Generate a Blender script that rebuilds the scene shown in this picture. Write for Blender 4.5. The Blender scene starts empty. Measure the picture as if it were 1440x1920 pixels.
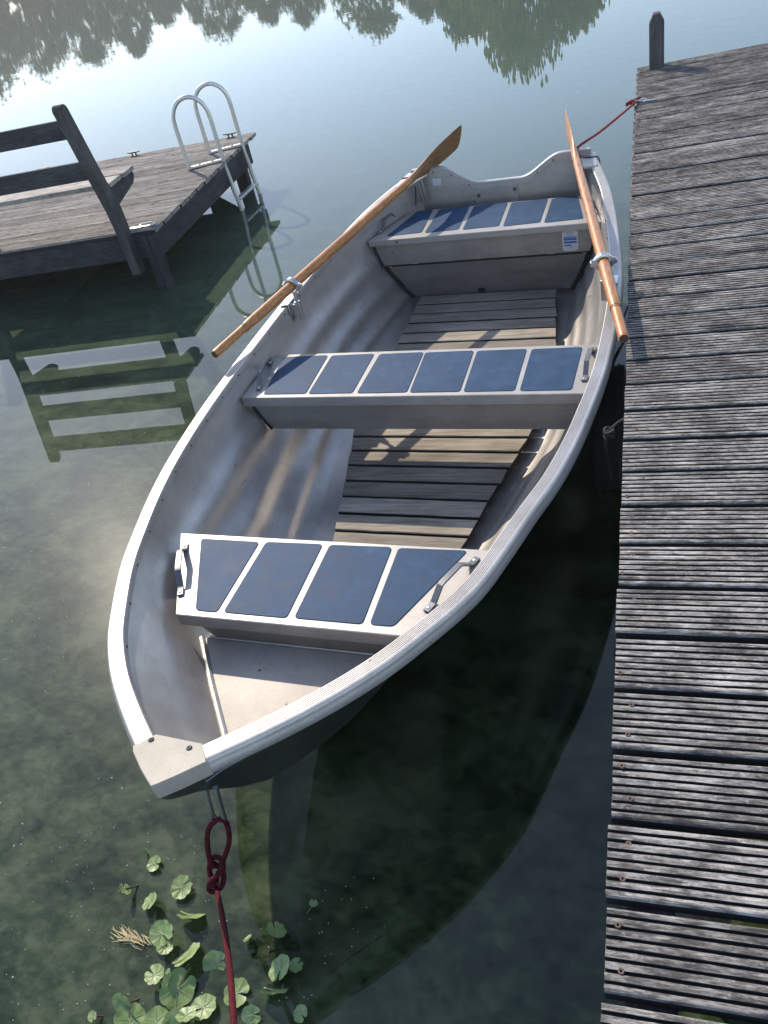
import bpy, bmesh, math, random
from mathutils import Vector, Matrix, noise
random.seed(7)
PI = math.pi
scene = bpy.context.scene
col = scene.collection
V = Vector

# ------------------------------------------------------------------ helpers
def smoothstep(a, b, x):
    t = min(1, max(0, (x - a) / (b - a))); return t * t * (3 - 2 * t)

def interp(x, xs, ys):
    if x <= xs[0]: return ys[0]
    for i in range(1, len(xs)):
        if x <= xs[i]:
            t = (x - xs[i-1]) / (xs[i] - xs[i-1]); return ys[i-1] + t * (ys[i] - ys[i-1])
    return ys[-1]

def catmull(xs, ys):
    """smooth (monotone-ish) cubic through the points"""
    n = len(xs); m = []
    for i in range(n):
        if i == 0: m.append((ys[1]-ys[0])/(xs[1]-xs[0]))
        elif i == n-1: m.append((ys[-1]-ys[-2])/(xs[-1]-xs[-2]))
        else:
            h0, h1 = xs[i]-xs[i-1], xs[i+1]-xs[i]
            m.append(((ys[i]-ys[i-1])/h0*h1 + (ys[i+1]-ys[i])/h1*h0)/(h0+h1))
    def fn(x):
        x = min(max(x, xs[0]), xs[-1])
        i = 0
        while i < n-2 and x > xs[i+1]: i += 1
        h = xs[i+1]-xs[i]; t = (x-xs[i])/h
        return ((2*t**3-3*t*t+1)*ys[i] + (t**3-2*t*t+t)*h*m[i] + (-2*t**3+3*t*t)*ys[i+1] + (t**3-t*t)*h*m[i+1])
    return fn

class MB:
    """collects geometry (world coordinates) and links it as ONE mesh object"""
    def __init__(s): s.v = []; s.f = []; s.m = []
    def add(s, verts, faces, mi=0):
        o = len(s.v); s.v += [V(p) for p in verts]
        for f in faces: s.f.append([o+i for i in f]); s.m.append(mi)
    def box(s, c, size, ax=None, mi=0):
        c = V(c); ax = ax or (V((1,0,0)), V((0,1,0)), V((0,0,1)))
        hx, hy, hz = [V(a)*(d/2) for a, d in zip(ax, size)]
        P = [c+sx*hx+sy*hy+sz*hz for sz in (-1,1) for sy in (-1,1) for sx in (-1,1)]
        s.add(P, [(0,2,3,1),(4,5,7,6),(0,1,5,4),(2,6,7,3),(0,4,6,2),(1,3,7,5)], mi)
    def beam(s, a, b, w, t, up=(0,0,1), mi=0):
        a, b = V(a), V(b); d = (b-a); L = d.length; d.normalize()
        side = d.cross(V(up)); side.normalize(); u2 = side.cross(d)
        s.box((a+b)/2, (L, w, t), (d, side, u2), mi)
    def loft(s, rings, closed=True, cap=True, mi=0, flip=False):
        n = len(rings[0]); F = []
        for i in range(len(rings)-1):
            for j in range(n if closed else n-1):
                k = (j+1) % n
                q = (i*n+j, i*n+k, (i+1)*n+k, (i+1)*n+j)
                F.append(q[::-1] if flip else q)
        if cap and closed:
            F.append(tuple(range(n))[::-1] if not flip else tuple(range(n)))
            e = (len(rings)-1)*n; F.append(tuple(range(e, e+n)) if not flip else tuple(range(e, e+n))[::-1])
        s.add([p for r in rings for p in r], F, mi)
    def tube(s, path, r, n=10, mi=0, closed=False):
        P = [V(p) for p in path]; N = len(P)
        R = r if isinstance(r, (list, tuple)) else [r]*N
        rings = []; up = None
        for i, p in enumerate(P):
            if closed: t = P[(i+1) % N]-P[i-1]
            else: t = P[min(i+1, N-1)]-P[max(i-1, 0)]
            t.normalize()
            if up is None:
                up = t.orthogonal().normalized()
            up = (up - t*up.dot(t))
            if up.length < 1e-6: up = t.orthogonal()
            up.normalize(); sd = t.cross(up)
            rings.append([p+(up*math.cos(2*PI*k/n)+sd*math.sin(2*PI*k/n))*R[i] for k in range(n)])
        if closed: rings.append(rings[0]); s.loft(rings, cap=False, mi=mi)
        else: s.loft(rings, mi=mi)
    def sweep(s, path, sec, up=(0,0,1), mi=0, cap=True):
        """sec: list of (side, up) offsets, closed"""
        P = [V(p) for p in path]; N = len(P); rings = []
        for i, p in enumerate(P):
            t = P[min(i+1, N-1)]-P[max(i-1, 0)]; t.normalize()
            sd = t.cross(V(up)); sd.normalize(); u = sd.cross(t)
            rings.append([p+sd*a+u*b for a, b in sec])
        s.loft(rings, mi=mi, cap=cap)
    def prism(s, poly, z0, z1, mi=0):
        n = len(poly)
        P = [V((p[0], p[1], z0 if len(p) < 3 else p[2]+z0)) for p in poly]+[V((p[0], p[1], z1 if len(p) < 3 else p[2]+z1)) for p in poly]
        F = [tuple(range(n))[::-1], tuple(range(n, 2*n))]+[(i, (i+1) % n, n+(i+1) % n, n+i) for i in range(n)]
        s.add(P, F, mi)
    def lathe(s, c, prof, ax=(0,0,1), n=14, mi=0):
        c = V(c); ax = V(ax).normalized(); a = ax.orthogonal().normalized(); b = ax.cross(a)
        rings = [[c+ax*z+(a*math.cos(2*PI*k/n)+b*math.sin(2*PI*k/n))*max(r, 1e-5) for k in range(n)] for r, z in prof]
        s.loft(rings, mi=mi)
    def build(s, name, mats, parent=None, bevel=0, smooth=35, seg=2, fix=True):
        me = bpy.data.meshes.new(name)
        off = parent_loc(parent)
        me.from_pydata([tuple(p-off) for p in s.v], [], s.f)
        if not isinstance(mats, (list, tuple)): mats = [mats]
        for m in mats: me.materials.append(m)
        for p, mi in zip(me.polygons, s.m): p.material_index = mi
        if fix:
            bm = bmesh.new(); bm.from_mesh(me); bmesh.ops.recalc_face_normals(bm, faces=bm.faces); bm.to_mesh(me); bm.free()
        if smooth:
            for p in me.polygons: p.use_smooth = True
            me.set_sharp_from_angle(angle=math.radians(smooth))
        o = bpy.data.objects.new(name, me); col.objects.link(o)
        if parent: o.parent = parent
        if bevel:
            b = o.modifiers.new('bevel', 'BEVEL'); b.width = bevel; b.segments = seg; b.limit_method = 'ANGLE'; b.angle_limit = math.radians(35)
        return o

def parent_loc(p):
    off = V((0,0,0))
    while p is not None: off = off+V(p.location); p = p.parent
    return off

def tag(o, label=None, cat=None, group=None, kind=None):
    if label: o['label'] = label
    if cat: o['category'] = cat
    if group: o['group'] = group
    if kind: o['kind'] = kind
    return o

def thing(name, loc, label, cat, group=None):
    o = bpy.data.objects.new(name, None); col.objects.link(o); o.location = loc; o.empty_display_size = .1
    return tag(o, label, cat, group)

def rounded(poly, r, n=5):
    """2-D polygon with rounded corners"""
    out = []; N = len(poly)
    for i in range(N):
        p0, p, p1 = V(poly[i-1]), V(poly[i]), V(poly[(i+1) % N])
        a = (p0-p).normalized(); b = (p1-p).normalized()
        A, Bq = p+a*r, p+b*r
        for k in range(n+1):
            t = k/n; out.append(tuple((1-t)**2*A+2*t*(1-t)*p+t*t*Bq))
    return out

# ------------------------------------------------------------------ materials
class NT:
    def __init__(s, name):
        s.mat = bpy.data.materials.new(name); s.mat.use_nodes = True
        s.t = s.mat.node_tree; s.t.nodes.clear()
        s.out = s.n('ShaderNodeOutputMaterial')
    def n(s, kind, **kw):
        nd = s.t.nodes.new(kind)
        for k, v in kw.items():
            if k.startswith('_'): setattr(nd, k[1:], v)
            else:
                key = int(k[1:]) if k[0] == 'i' and k[1:].isdigit() else k.replace('__', ' ')
                if hasattr(v, 'is_linked') or v.__class__.__name__.startswith('NodeSocket'): s.t.links.new(v, nd.inputs[key])
                else: nd.inputs[key].default_value = v
        return nd
    def link(s, a, b): s.t.links.new(a, b)
    def coord(s, scale=(1,1,1), rot=(0,0,0), kind='Object'):
        tc = s.n('ShaderNodeTexCoord'); mp = s.n('ShaderNodeMapping'); s.link(tc.outputs[kind], mp.inputs['Vector'])
        mp.inputs['Scale'].default_value = scale; mp.inputs['Rotation'].default_value = rot
        return mp.outputs['Vector']
    def noise(s, vec, scale=5, detail=4, rough=.55, dist=0):
        n = s.n('ShaderNodeTexNoise'); s.link(vec, n.inputs['Vector'])
        n.inputs['Scale'].default_value = scale; n.inputs['Detail'].default_value = detail
        n.inputs['Roughness'].default_value = rough; n.inputs['Distortion'].default_value = dist
        return n.outputs['Fac']
    def ramp(s, fac, stops, interp='LINEAR'):
        r = s.n('ShaderNodeValToRGB'); s.link(fac, r.inputs['Fac']); e = r.color_ramp; e.interpolation = interp
        while len(e.elements) < len(stops): e.elements.new(.5)
        for el, (p, c) in zip(e.elements, stops):
            el.position = p; el.color = (*c, 1) if len(c) == 3 else c
        return r.outputs['Color']
    def mix(s, fac, a, b, mode='MIX'):
        m = s.n('ShaderNodeMix', _data_type='RGBA', _blend_type=mode)
        for sock, v in ((m.inputs['Factor'], fac), (m.inputs[6], a), (m.inputs[7], b)):
            if isinstance(v, (int, float)): sock.default_value = v
            elif isinstance(v, tuple): sock.default_value = (*v, 1) if len(v) == 3 else v
            else: s.link(v, sock)
        return m.outputs[2]
    def math(s, op, a, b=0.0, clamp=False):
        m = s.n('ShaderNodeMath', _operation=op, _use_clamp=clamp)
        for sock, v in ((m.inputs[0], a), (m.inputs[1], b)):
            if isinstance(v, (int, float)): sock.default_value = v
            else: s.link(v, sock)
        return m.outputs[0]
    def bump(s, h, strength=.3, dist=.002, normal=None):
        b = s.n('ShaderNodeBump'); s.link(h, b.inputs['Height']); b.inputs['Strength'].default_value = strength; b.inputs['Distance'].default_value = dist
        if normal is not None: s.link(normal, b.inputs['Normal'])
        return b.outputs['Normal']
    def principled(s, color, rough=.5, metal=0, normal=None, spec=.5, coat=0, aniso=0):
        p = s.n('ShaderNodeBsdfPrincipled')
        for key, v in (('Base Color', color), ('Roughness', rough), ('Metallic', metal), ('Specular IOR Level', spec), ('Coat Weight', coat), ('Anisotropic', aniso)):
            if isinstance(v, (int, float)): p.inputs[key].default_value = v
            elif isinstance(v, tuple): p.inputs[key].default_value = (*v, 1)
            else: s.link(v, p.inputs[key])
        if normal is not None: s.link(normal, p.inputs['Normal'])
        s.link(p.outputs[0], s.out.inputs['Surface'])
        return p

def wood(name, axis, dark, mid, light, lichen=.0, rough=.85, grain=55, bumpd=.0015, patch=3.0):
    t = NT(name)
    sc = {'x5': (9.0, grain, grain), 'x': (1.6, grain, grain), 'y': (grain, 1.6, grain), 'z': (grain, grain, 1.6)}[axis]
    sc2 = {'x5': (1.3, 1.6, 1.6), 'x': (.5, 1.2, 1.2), 'y': (1.2, .5, 1.2), 'z': (1.2, 1.2, .5)}[axis]
    oi = t.n('ShaderNodeObjectInfo')
    tc = t.n('ShaderNodeTexCoord')
    addv = t.n('ShaderNodeVectorMath', _operation='ADD'); t.link(tc.outputs['Object'], addv.inputs[0])
    comb = t.n('ShaderNodeCombineXYZ')
    for k in range(3): t.link(t.math('MULTIPLY', oi.outputs['Random'], 31.7), comb.inputs[k])
    t.link(comb.outputs[0], addv.inputs[1])
    def mp(s):
        m = t.n('ShaderNodeMapping'); t.link(addv.outputs[0], m.inputs['Vector']); m.inputs['Scale'].default_value = s; return m.outputs[0]
    g = t.noise(mp(sc), 2.2, 6, .7, .3)
    g2 = t.noise(mp(tuple(4*q for q in sc)), 1.6, 3, .6)
    p = t.noise(mp(sc2), patch*2.2, 5, .62)
    f = t.math('ADD', t.math('MULTIPLY', g, .62), t.math('MULTIPLY', p, .48))
    c = t.ramp(f, [(.36, dark), (.52, mid), (.70, light)])
    fine = t.ramp(g2, [(.35, (.55,.55,.55)), (.6, (1.0,1.0,1.0))])
    c = t.mix(.7, c, fine, 'MULTIPLY')
    if lichen:
        l = t.noise(mp((6, 6, 6)), 9, 5, .7)
        l = t.ramp(l, [(.60, (0,0,0)), (.68, (1,1,1))])
        c = t.mix(t.math('MULTIPLY', l, lichen), c, (.50,.50,.46))
        if lichen > .4:
            k1 = t.noise(mp((14, 62, 62)), 3.0, 9, .82); k2 = t.noise(mp((2.5, 9, 9)), 2.0, 4, .6)
            kk = t.math('ADD', t.math('MULTIPLY', k1, .75), t.math('MULTIPLY', k2, .35))
            c = t.mix(t.math('MULTIPLY', t.ramp(kk, [(.565, (0,0,0)), (.62, (1,1,1))]), .46), c, (.52,.495,.465))
            c = t.mix(t.math('MULTIPLY', t.ramp(kk, [(.485, (1,1,1)), (.525, (0,0,0))]), .66), c, (.050,.046,.042))
        d = t.noise(mp((3, 5, 5)), 5, 5, .7)
        d = t.ramp(d, [(.52, (0,0,0)), (.66, (1,1,1))])
        c = t.mix(t.math('MULTIPLY', d, .6), c, (.035,.034,.036))
    val = t.math('ADD', .78, t.math('MULTIPLY', oi.outputs['Random'], .42))
    c = t.mix(1.0, c, val, 'MULTIPLY')
    nb = t.bump(t.math('ADD', g, t.math('MULTIPLY', g2, .5)), .7, bumpd)
    t.principled(c, rough, 0, nb, spec=.25)
    return t.mat

def metal(name, base, rough=.4, metallic=.85, spots=.0, brush=None, rv=.12, warm=None, bump=.0006, scratch=True, specks=False):
    t = NT(name)
    c0 = t.coord()
    n1 = t.noise(c0, 7, 6, .65); n2 = t.noise(t.coord((30,30,30) if not brush else brush), 6, 4, .6)
    c = t.ramp(n1, [(.3, tuple(.80*b for b in base)), (.62, base)])
    c = t.mix(.35, c, t.ramp(n2, [(.3, (.72,.72,.72)), (.65, (1,1,1))]), 'MULTIPLY')
    if spots:
        s = t.noise(t.coord((26,26,26)), 3.5, 6, .72)
        s = t.ramp(s, [(.56, (0,0,0)), (.68, (1,1,1))])
        c = t.mix(t.math('MULTIPLY', s, spots), c, warm or (.13,.115,.10))
    if scratch:
        w = t.noise(t.coord((3, 160, 60), (.2,.1,.7)), 2.0, 2, .5)
        w = t.ramp(w, [(.70, (0,0,0)), (.74, (1,1,1))])
        c = t.mix(t.math('MULTIPLY', w, .10), c, (.85,.84,.82))
    if specks:
        for sc_, th_, am in ((30, .745, .75), (90, .77, .5)):
            q = t.ramp(t.noise(t.coord(), sc_, 2, .5), [(th_, (0,0,0)), (th_+.02, (1,1,1))])
            c = t.mix(t.math('MULTIPLY', q, am), c, (.035,.032,.028))
        w2 = t.ramp(t.noise(t.coord((140, 4, 30), (.5,.9,.2)), 2.0, 2, .5), [(.71, (0,0,0)), (.745, (1,1,1))])
        c = t.mix(t.math('MULTIPLY', w2, .14), c, (.20,.19,.18))
        st = t.ramp(t.noise(t.coord((2.2, 2.2, 9)), 2.6, 6, .7), [(.40, (.72,.70,.67)), (.60, (1,1,1))])
        c = t.mix(.38, c, st, 'MULTIPLY')
    r = t.math('ADD', rough-rv/2, t.math('MULTIPLY', n2, rv))
    nb = t.bump(t.math('ADD', n2, t.math('MULTIPLY', n1, 2.0)), .35, bump)
    t.principled(c, r, metallic, nb)
    return t.mat

def plain(name, color, rough=.5, metallic=0, bumpscale=0, bumpd=.001, vary=.25, coat=0, spec=.5):
    t = NT(name)
    n = t.noise(t.coord(), 18, 5, .6)
    c = t.ramp(n, [(.3, tuple(x*(1-vary) for x in color)), (.7, tuple(min(1, x*(1+vary)) for x in color))])
    nb = t.bump(t.noise(t.coord(), bumpscale, 3, .6), .5, bumpd) if bumpscale else None
    t.principled(c, rough, metallic, nb, coat=coat, spec=spec)
    return t.mat

M = {}
M['jetty_wood'] = wood('weathered ribbed decking', 'x5', (.040,.036,.033), (.165,.152,.140), (.52,.49,.455), lichen=.6)
M['groove'] = plain('groove grime and painted gap shade', (.022,.021,.022), .95)  # deck grime; on the boat floorboards it also paints the shade of the gaps
M['far_jetty_wood'] = wood('grey weathered decking', 'x', (.15,.135,.117), (.32,.29,.26), (.53,.49,.44), lichen=.15)
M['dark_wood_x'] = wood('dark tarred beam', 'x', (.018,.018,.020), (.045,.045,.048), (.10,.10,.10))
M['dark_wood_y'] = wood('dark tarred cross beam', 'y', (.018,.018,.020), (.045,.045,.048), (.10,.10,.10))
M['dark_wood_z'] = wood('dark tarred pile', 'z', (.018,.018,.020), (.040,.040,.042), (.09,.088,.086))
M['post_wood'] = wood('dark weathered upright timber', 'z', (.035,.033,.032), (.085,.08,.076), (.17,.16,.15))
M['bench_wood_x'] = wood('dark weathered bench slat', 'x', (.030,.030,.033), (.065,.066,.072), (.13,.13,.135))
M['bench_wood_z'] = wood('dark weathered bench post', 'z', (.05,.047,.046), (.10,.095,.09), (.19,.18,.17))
M['floor_wood'] = wood('grey boat floorboard', 'x', (.15,.128,.100), (.31,.27,.22), (.50,.45,.38), grain=70)
M['liner'] = metal('dull aluminium of the boat inside', (.58,.55,.52), .40, .70, spots=.06, rv=.12, specks=True)
M['bow_floor'] = metal('spotted aluminium bow floor', (.52,.48,.43), .60, .15, spots=.45, warm=(.24,.215,.19), specks=True)
M['hull'] = metal('aluminium outer hull', (.30,.30,.30), .30, .88, spots=.06)
M['gunwale'] = metal('bright extruded aluminium rail', (.58,.555,.53), .42, .60, spots=.26, rv=.1, specks=True)
M['cap'] = metal('spotted aluminium bow cap', (.44,.40,.335), .66, .08, spots=.5, warm=(.22,.185,.12))
M['thwart'] = metal('painted aluminium thwart', (.44,.415,.385), .45, .35, spots=.10, rv=.1, specks=True)
M['panel'] = metal('grey aluminium box front', (.38,.35,.315), .48, .5, spots=.25, warm=(.13,.115,.10), specks=True)
M['steel'] = metal('galvanised steel', (.62,.63,.65), .3, .95, spots=.04)
M['grab'] = metal('grey alloy grab handle', (.17,.18,.19), .42, .35)
M['ladder'] = metal('matt aluminium tube', (.72,.71,.68), .36, .75)
M['rivet'] = plain('dark rivet', (.10,.095,.09), .5, .6)
M['cord'] = plain('thin black cord', (.015,.015,.016), .8)
M['black_gap'] = plain('black rubber and painted gap shadow', (.012,.012,.013), .8)
M['rust'] = plain('rusty screw head', (.13,.085,.065), .7, .3)
M['tyre'] = plain('black tyre rubber', (.016,.016,.017), .8, 0, 60, .002)

def pad_mat():
    t = NT('navy anti slip pad')
    c0 = t.coord()
    n = t.noise(c0, 16, 6, .7); sc = t.noise(t.coord((10, 240, 20), (0,0,.9)), 1.3, 2, .5)
    c = t.ramp(n, [(.30, (.004,.030,.076)), (.52, (.008,.045,.108)), (.75, (.024,.082,.160))])
    w = t.ramp(sc, [(.70, (0,0,0)), (.76, (1,1,1))])
    c = t.mix(t.math('MULTIPLY', w, .14), c, (.14,.19,.30))
    dust = t.ramp(t.noise(t.coord((60,60,60)), 6, 3, .7), [(.56, (0,0,0)), (.70, (1,1,1))])
    c = t.mix(t.math('MULTIPLY', dust, .10), c, (.30,.34,.40))
    wr = t.ramp(t.noise(t.coord((3,3,3)), 3.2, 6, .7), [(.45, (0,0,0)), (.66, (1,1,1))])
    c = t.mix(t.math('MULTIPLY', wr, .10), c, (.10,.15,.23))
    t.principled(c, t.math('ADD', .50, t.math('MULTIPLY', n, .22)), 0, t.bump(t.noise(t.coord((90,90,90)), 7, 3, .6), .25, .0006), spec=.22)
    return t.mat
M['pad'] = pad_mat()

def oar_mat():
    t = NT('varnished oar wood')
    g = t.noise(t.coord((60, 3, 60)), 2.0, 5, .6, .4)
    g2 = t.noise(t.coord((5, 5, 5)), 2.5, 4, .6)
    c = t.ramp(g, [(.32, (.34,.125,.034)), (.55, (.52,.225,.070)), (.75, (.60,.30,.115))])
    c = t.mix(.35, c, t.ramp(g2, [(.3, (.62,.55,.5)), (.7, (1,1,1))]), 'MULTIPLY')
    wv = t.ramp(t.noise(t.coord((9, 9, 9)), 2.2, 6, .75), [(.54, (0,0,0)), (.66, (1,1,1))])
    c = t.mix(t.math('MULTIPLY', wv, .45), c, (.17,.075,.03))
    t.principled(c, t.math('ADD', .34, t.math('MULTIPLY', wv, .25)), 0, t.bump(g, .3, .0008), coat=.12, spec=.45)
    return t.mat
M['oar'] = oar_mat()
M['oar_end'] = plain('dark oar end grain', (.07,.04,.022), .7, 0, 300, .001)
def blade_mat():
    t = NT('worn brown oar blade')
    g = t.noise(t.coord((40, 4, 40)), 2.0, 5, .65, .5)
    g2 = t.noise(t.coord((6, 6, 6)), 2.0, 5, .6)
    c = t.ramp(t.math('ADD', t.math('MULTIPLY', g, .5), t.math('MULTIPLY', g2, .5)), [(.35, (.13,.060,.025)), (.55, (.27,.125,.045)), (.7, (.38,.19,.075))])
    t.principled(c, .42, 0, t.bump(g, .25, .0008), coat=.1)
    return t.mat
M['blade'] = blade_mat()

def rope_mat(name, a, b):
    t = NT(name)
    vo = t.n('ShaderNodeTexVoronoi'); t.link(t.coord((1,1,1)), vo.inputs['Vector']); vo.inputs['Scale'].default_value = 330
    n = t.noise(t.coord(), 60, 4, .7)
    c = t.ramp(vo.outputs['Distance'], [(.15, a), (.65, b)])
    c = t.mix(.4, c, t.ramp(n, [(.3, (.55,.5,.5)), (.7, (1,1,1))]), 'MULTIPLY')
    t.principled(c, .85, 0, t.bump(vo.outputs['Distance'], .9, .0022), spec=.2)
    return t.mat
M['rope'] = rope_mat('braided dark red rope', (.15,.014,.020), (.055,.006,.011))
M['stern_rope'] = rope_mat('braided bright red rope', (.42,.030,.032), (.20,.014,.018))
M['grey_rope'] = rope_mat('old grey rope', (.12,.11,.10), (.05,.045,.04))

# ------------------------------------------------------------------ world, sun, camera
SUN_AZ, SUN_EL = math.radians(43.5), math.radians(37.0)      # azimuth turned from +Y towards -X
wd = bpy.data.worlds.new('World'); scene.world = wd; wd.use_nodes = True
wn = wd.node_tree.nodes; wl = wd.node_tree.links
bg = wn['Background']
sky = wn.new('ShaderNodeTexSky'); sky.sky_type = 'NISHITA'; sky.sun_disc = False
sky.sun_elevation = SUN_EL; sky.sun_rotation = -SUN_AZ
sky.air_density = .80; sky.dust_density = .3; sky.ozone_density = 1.0; sky.altitude = 0
hs = wn.new('ShaderNodeHueSaturation'); hs.inputs['Saturation'].default_value = .86
wl.new(sky.outputs[0], hs.inputs['Color']); wl.new(hs.outputs[0], bg.inputs[0]); bg.inputs[1].default_value = .15
sd = bpy.data.lights.new('sun', 'SUN'); sd.energy = 2.9; sd.angle = math.radians(.53); sd.color = (1.0, .885, .735)
so = bpy.data.objects.new('sun', sd); col.objects.link(so)
sdir = V((-math.sin(SUN_AZ)*math.cos(SUN_EL), math.cos(SUN_AZ)*math.cos(SUN_EL), math.sin(SUN_EL)))
so.rotation_euler = sdir.to_track_quat('Z', 'Y').to_euler(); so.location = sdir*30

cd = bpy.data.cameras.new('camera'); cam = bpy.data.objects.new('camera', cd); col.objects.link(cam)
CR = V((.95216156, .23119389, -.19984433)); CU = V((.00658597, .63827507, .7697802)); CF = V((-.30552413, .73427128, -.60621835))
CR.normalize(); CU = (CU-CR*CU.dot(CR)).normalized(); CF = CU.cross(CR)
mw = Matrix((( CR.x, CU.x, -CF.x, 0), (CR.y, CU.y, -CF.y, 0), (CR.z, CU.z, -CF.z, 1.94841), (0,0,0,1)))
cam.matrix_world = mw
cd.sensor_fit = 'VERTICAL'; cd.sensor_height = 36; cd.lens = 36*1554.92/1920; cd.clip_start = .05; cd.clip_end = 3000
scene.camera = cam
vs = scene.view_settings; vs.view_transform = 'Standard'; vs.look = 'None'; vs.gamma = 1; vs.use_curve_mapping = False; vs.exposure = .95
scene.cycles.max_bounces = 10; scene.cycles.transparent_max_bounces = 24
scene.cycles.caustics_reflective = False; scene.cycles.caustics_refractive = False
scene.cycles.sample_clamp_indirect = 6
scene.cycles.use_denoising = True

# ------------------------------------------------------------------ water, bed, banks
def water_mat():
    t = NT('lake water')
    # ripples: fine wind texture plus longer swell, weak
    b1 = t.noise(t.coord((1.0, 2.2, 1), (0,0,-.35)), 2.6, 3, .5)
    b2 = t.noise(t.coord((.35, .9, 1), (0,0,-.35)), 1.2, 2, .5)
    geo = t.n('ShaderNodeNewGeometry')
    sep = t.n('ShaderNodeSeparateXYZ'); t.link(geo.outputs['Position'], sep.inputs[0])
    far = t.n('ShaderNodeMapRange'); t.link(sep.outputs[1], far.inputs[0]); far.inputs[1].default_value = 4; far.inputs[2].default_value = 22
    far.inputs[3].default_value = .05; far.inputs[4].default_value = 1.0
    hgt = t.math('MULTIPLY', t.math('ADD', t.math('MULTIPLY', b1, .35), b2), far.outputs[0])
    nb = t.bump(hgt, .11, .012)
    # body: turbid green water, partly seen through
    pt = t.math('ADD', t.math('MULTIPLY', t.noise(t.coord((1, 1.5, 1), (0,0,.5)), 3.0, 12, .74, .12), .72), t.math('MULTIPLY', t.noise(t.coord((1, 1.2, 1), (0,0,.8)), 21, 5, .7), .28))
    pt2 = t.noise(t.coord((1,1,1)), .35, 3, .5)
    alg = t.ramp(pt, [(.42, (.012,.026,.011)), (.50, (.050,.076,.033)), (.58, (.108,.138,.070))])
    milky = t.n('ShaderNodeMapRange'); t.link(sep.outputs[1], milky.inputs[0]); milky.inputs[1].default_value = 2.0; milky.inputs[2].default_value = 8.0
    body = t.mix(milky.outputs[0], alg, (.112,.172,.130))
    dif = t.n('ShaderNodeBsdfDiffuse'); t.link(body, dif.inputs['Color'])
    tr = t.n('ShaderNodeBsdfTransparent'); tr.inputs['Color'].default_value = (.42,.50,.26, 1)
    ms = t.n('ShaderNodeMixShader'); ms.inputs[0].default_value = .58
    t.link(tr.outputs[0], ms.inputs[1]); t.link(dif.outputs[0], ms.inputs[2])
    # dusty film: broad weak gloss
    fg = t.n('ShaderNodeBsdfGlossy'); fg.inputs['Roughness'].default_value = .24; fg.inputs['Color'].default_value = (1,1,1,1)
    m2 = t.n('ShaderNodeMixShader'); m2.inputs[0].default_value = .0023
    t.link(ms.outputs[0], m2.inputs[1]); t.link(fg.outputs[0], m2.inputs[2])
    gl = t.n('ShaderNodeBsdfGlossy'); gl.inputs['Roughness'].default_value = .0; t.link(nb, gl.inputs['Normal'])
    fr = t.n('ShaderNodeFresnel'); fr.inputs['IOR'].default_value = 1.46; t.link(nb, fr.inputs['Normal'])
    m3 = t.n('ShaderNodeMixShader'); t.link(fr.outputs[0], m3.inputs[0]); t.link(m2.outputs[0], m3.inputs[1]); t.link(gl.outputs[0], m3.inputs[2])
    t.link(m3.outputs[0], t.out.inputs['Surface'])
    return t.mat
b = MB(); b.add([(-175,-60,0),(120,-60,0),(120,150,0),(-175,150,0)], [(0,1,2,3)])
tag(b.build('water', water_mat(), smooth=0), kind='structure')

def bed_mat():
    t = NT('lake bed')
    n = t.noise(t.coord((1,1.5,1)), 3.2, 8, .7, .5); n2 = t.noise(t.coord(), .7, 4, .6)
    c = t.ramp(n, [(.38, (.03,.036,.010)), (.5, (.12,.118,.030)), (.62, (.24,.225,.075))])
    c = t.mix(.6, c, t.ramp(n2, [(.35, (.35,.4,.35)), (.65, (1,1,1))]), 'MULTIPLY')
    t.principled(c, .95, 0, spec=.1)
    return t.mat
b = MB(); nx = 40
vs_, fs_ = [], []
for j in range(nx+1):
    for i in range(nx+1):
        x = -175+295*i/nx; y = -60+210*j/nx
        vs_.append((x, y, -.62))
for j in range(nx):
    for i in range(nx): a = j*(nx+1)+i; fs_.append((a, a+1, a+nx+2, a+nx+1))
b.add(vs_, fs_); tag(b.build('lake_bed', bed_mat(), smooth=0), kind='structure')

# far bank: a low grassy terrain behind the lake, its line described by bearing (deg towards -X) and distance
BANK = [(-60, 80), (-35, 72), (-12, 66), (2, 66), (10, 74), (18, 92), (28, 104), (40, 104), (60, 95), (85, 80)]
def polar(bd, d, z=0):
    a = math.radians(bd); return V((-math.sin(a)*d, math.cos(a)*d, z))
def grass_mat():
    t = NT('bank grass')
    n = t.noise(t.coord(), 1.2, 6, .65)
    c = t.ramp(n, [(.3, (.030,.045,.014)), (.6, (.07,.10,.028)), (.8, (.13,.13,.05))])
    t.principled(c, .95, spec=.1); return t.mat
bfn = catmull([q[0] for q in BANK], [q[1] for q in BANK])
b = MB(); rings = []
for k in range(73):
    a = -60+145*k/72; d = bfn(a)
    rings.append([polar(a, d-2.0, -.7), polar(a, d, .05), polar(a, d+1.2, .45+.15*noise.noise(V((a*.3, 0, 0)))), polar(a, d+6, .9), polar(a, d+18, 1.4), polar(a, d+28, 1.6)])
b.loft(rings, closed=False, cap=False); tag(b.build('far_bank', grass_mat()), kind='structure')

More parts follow.
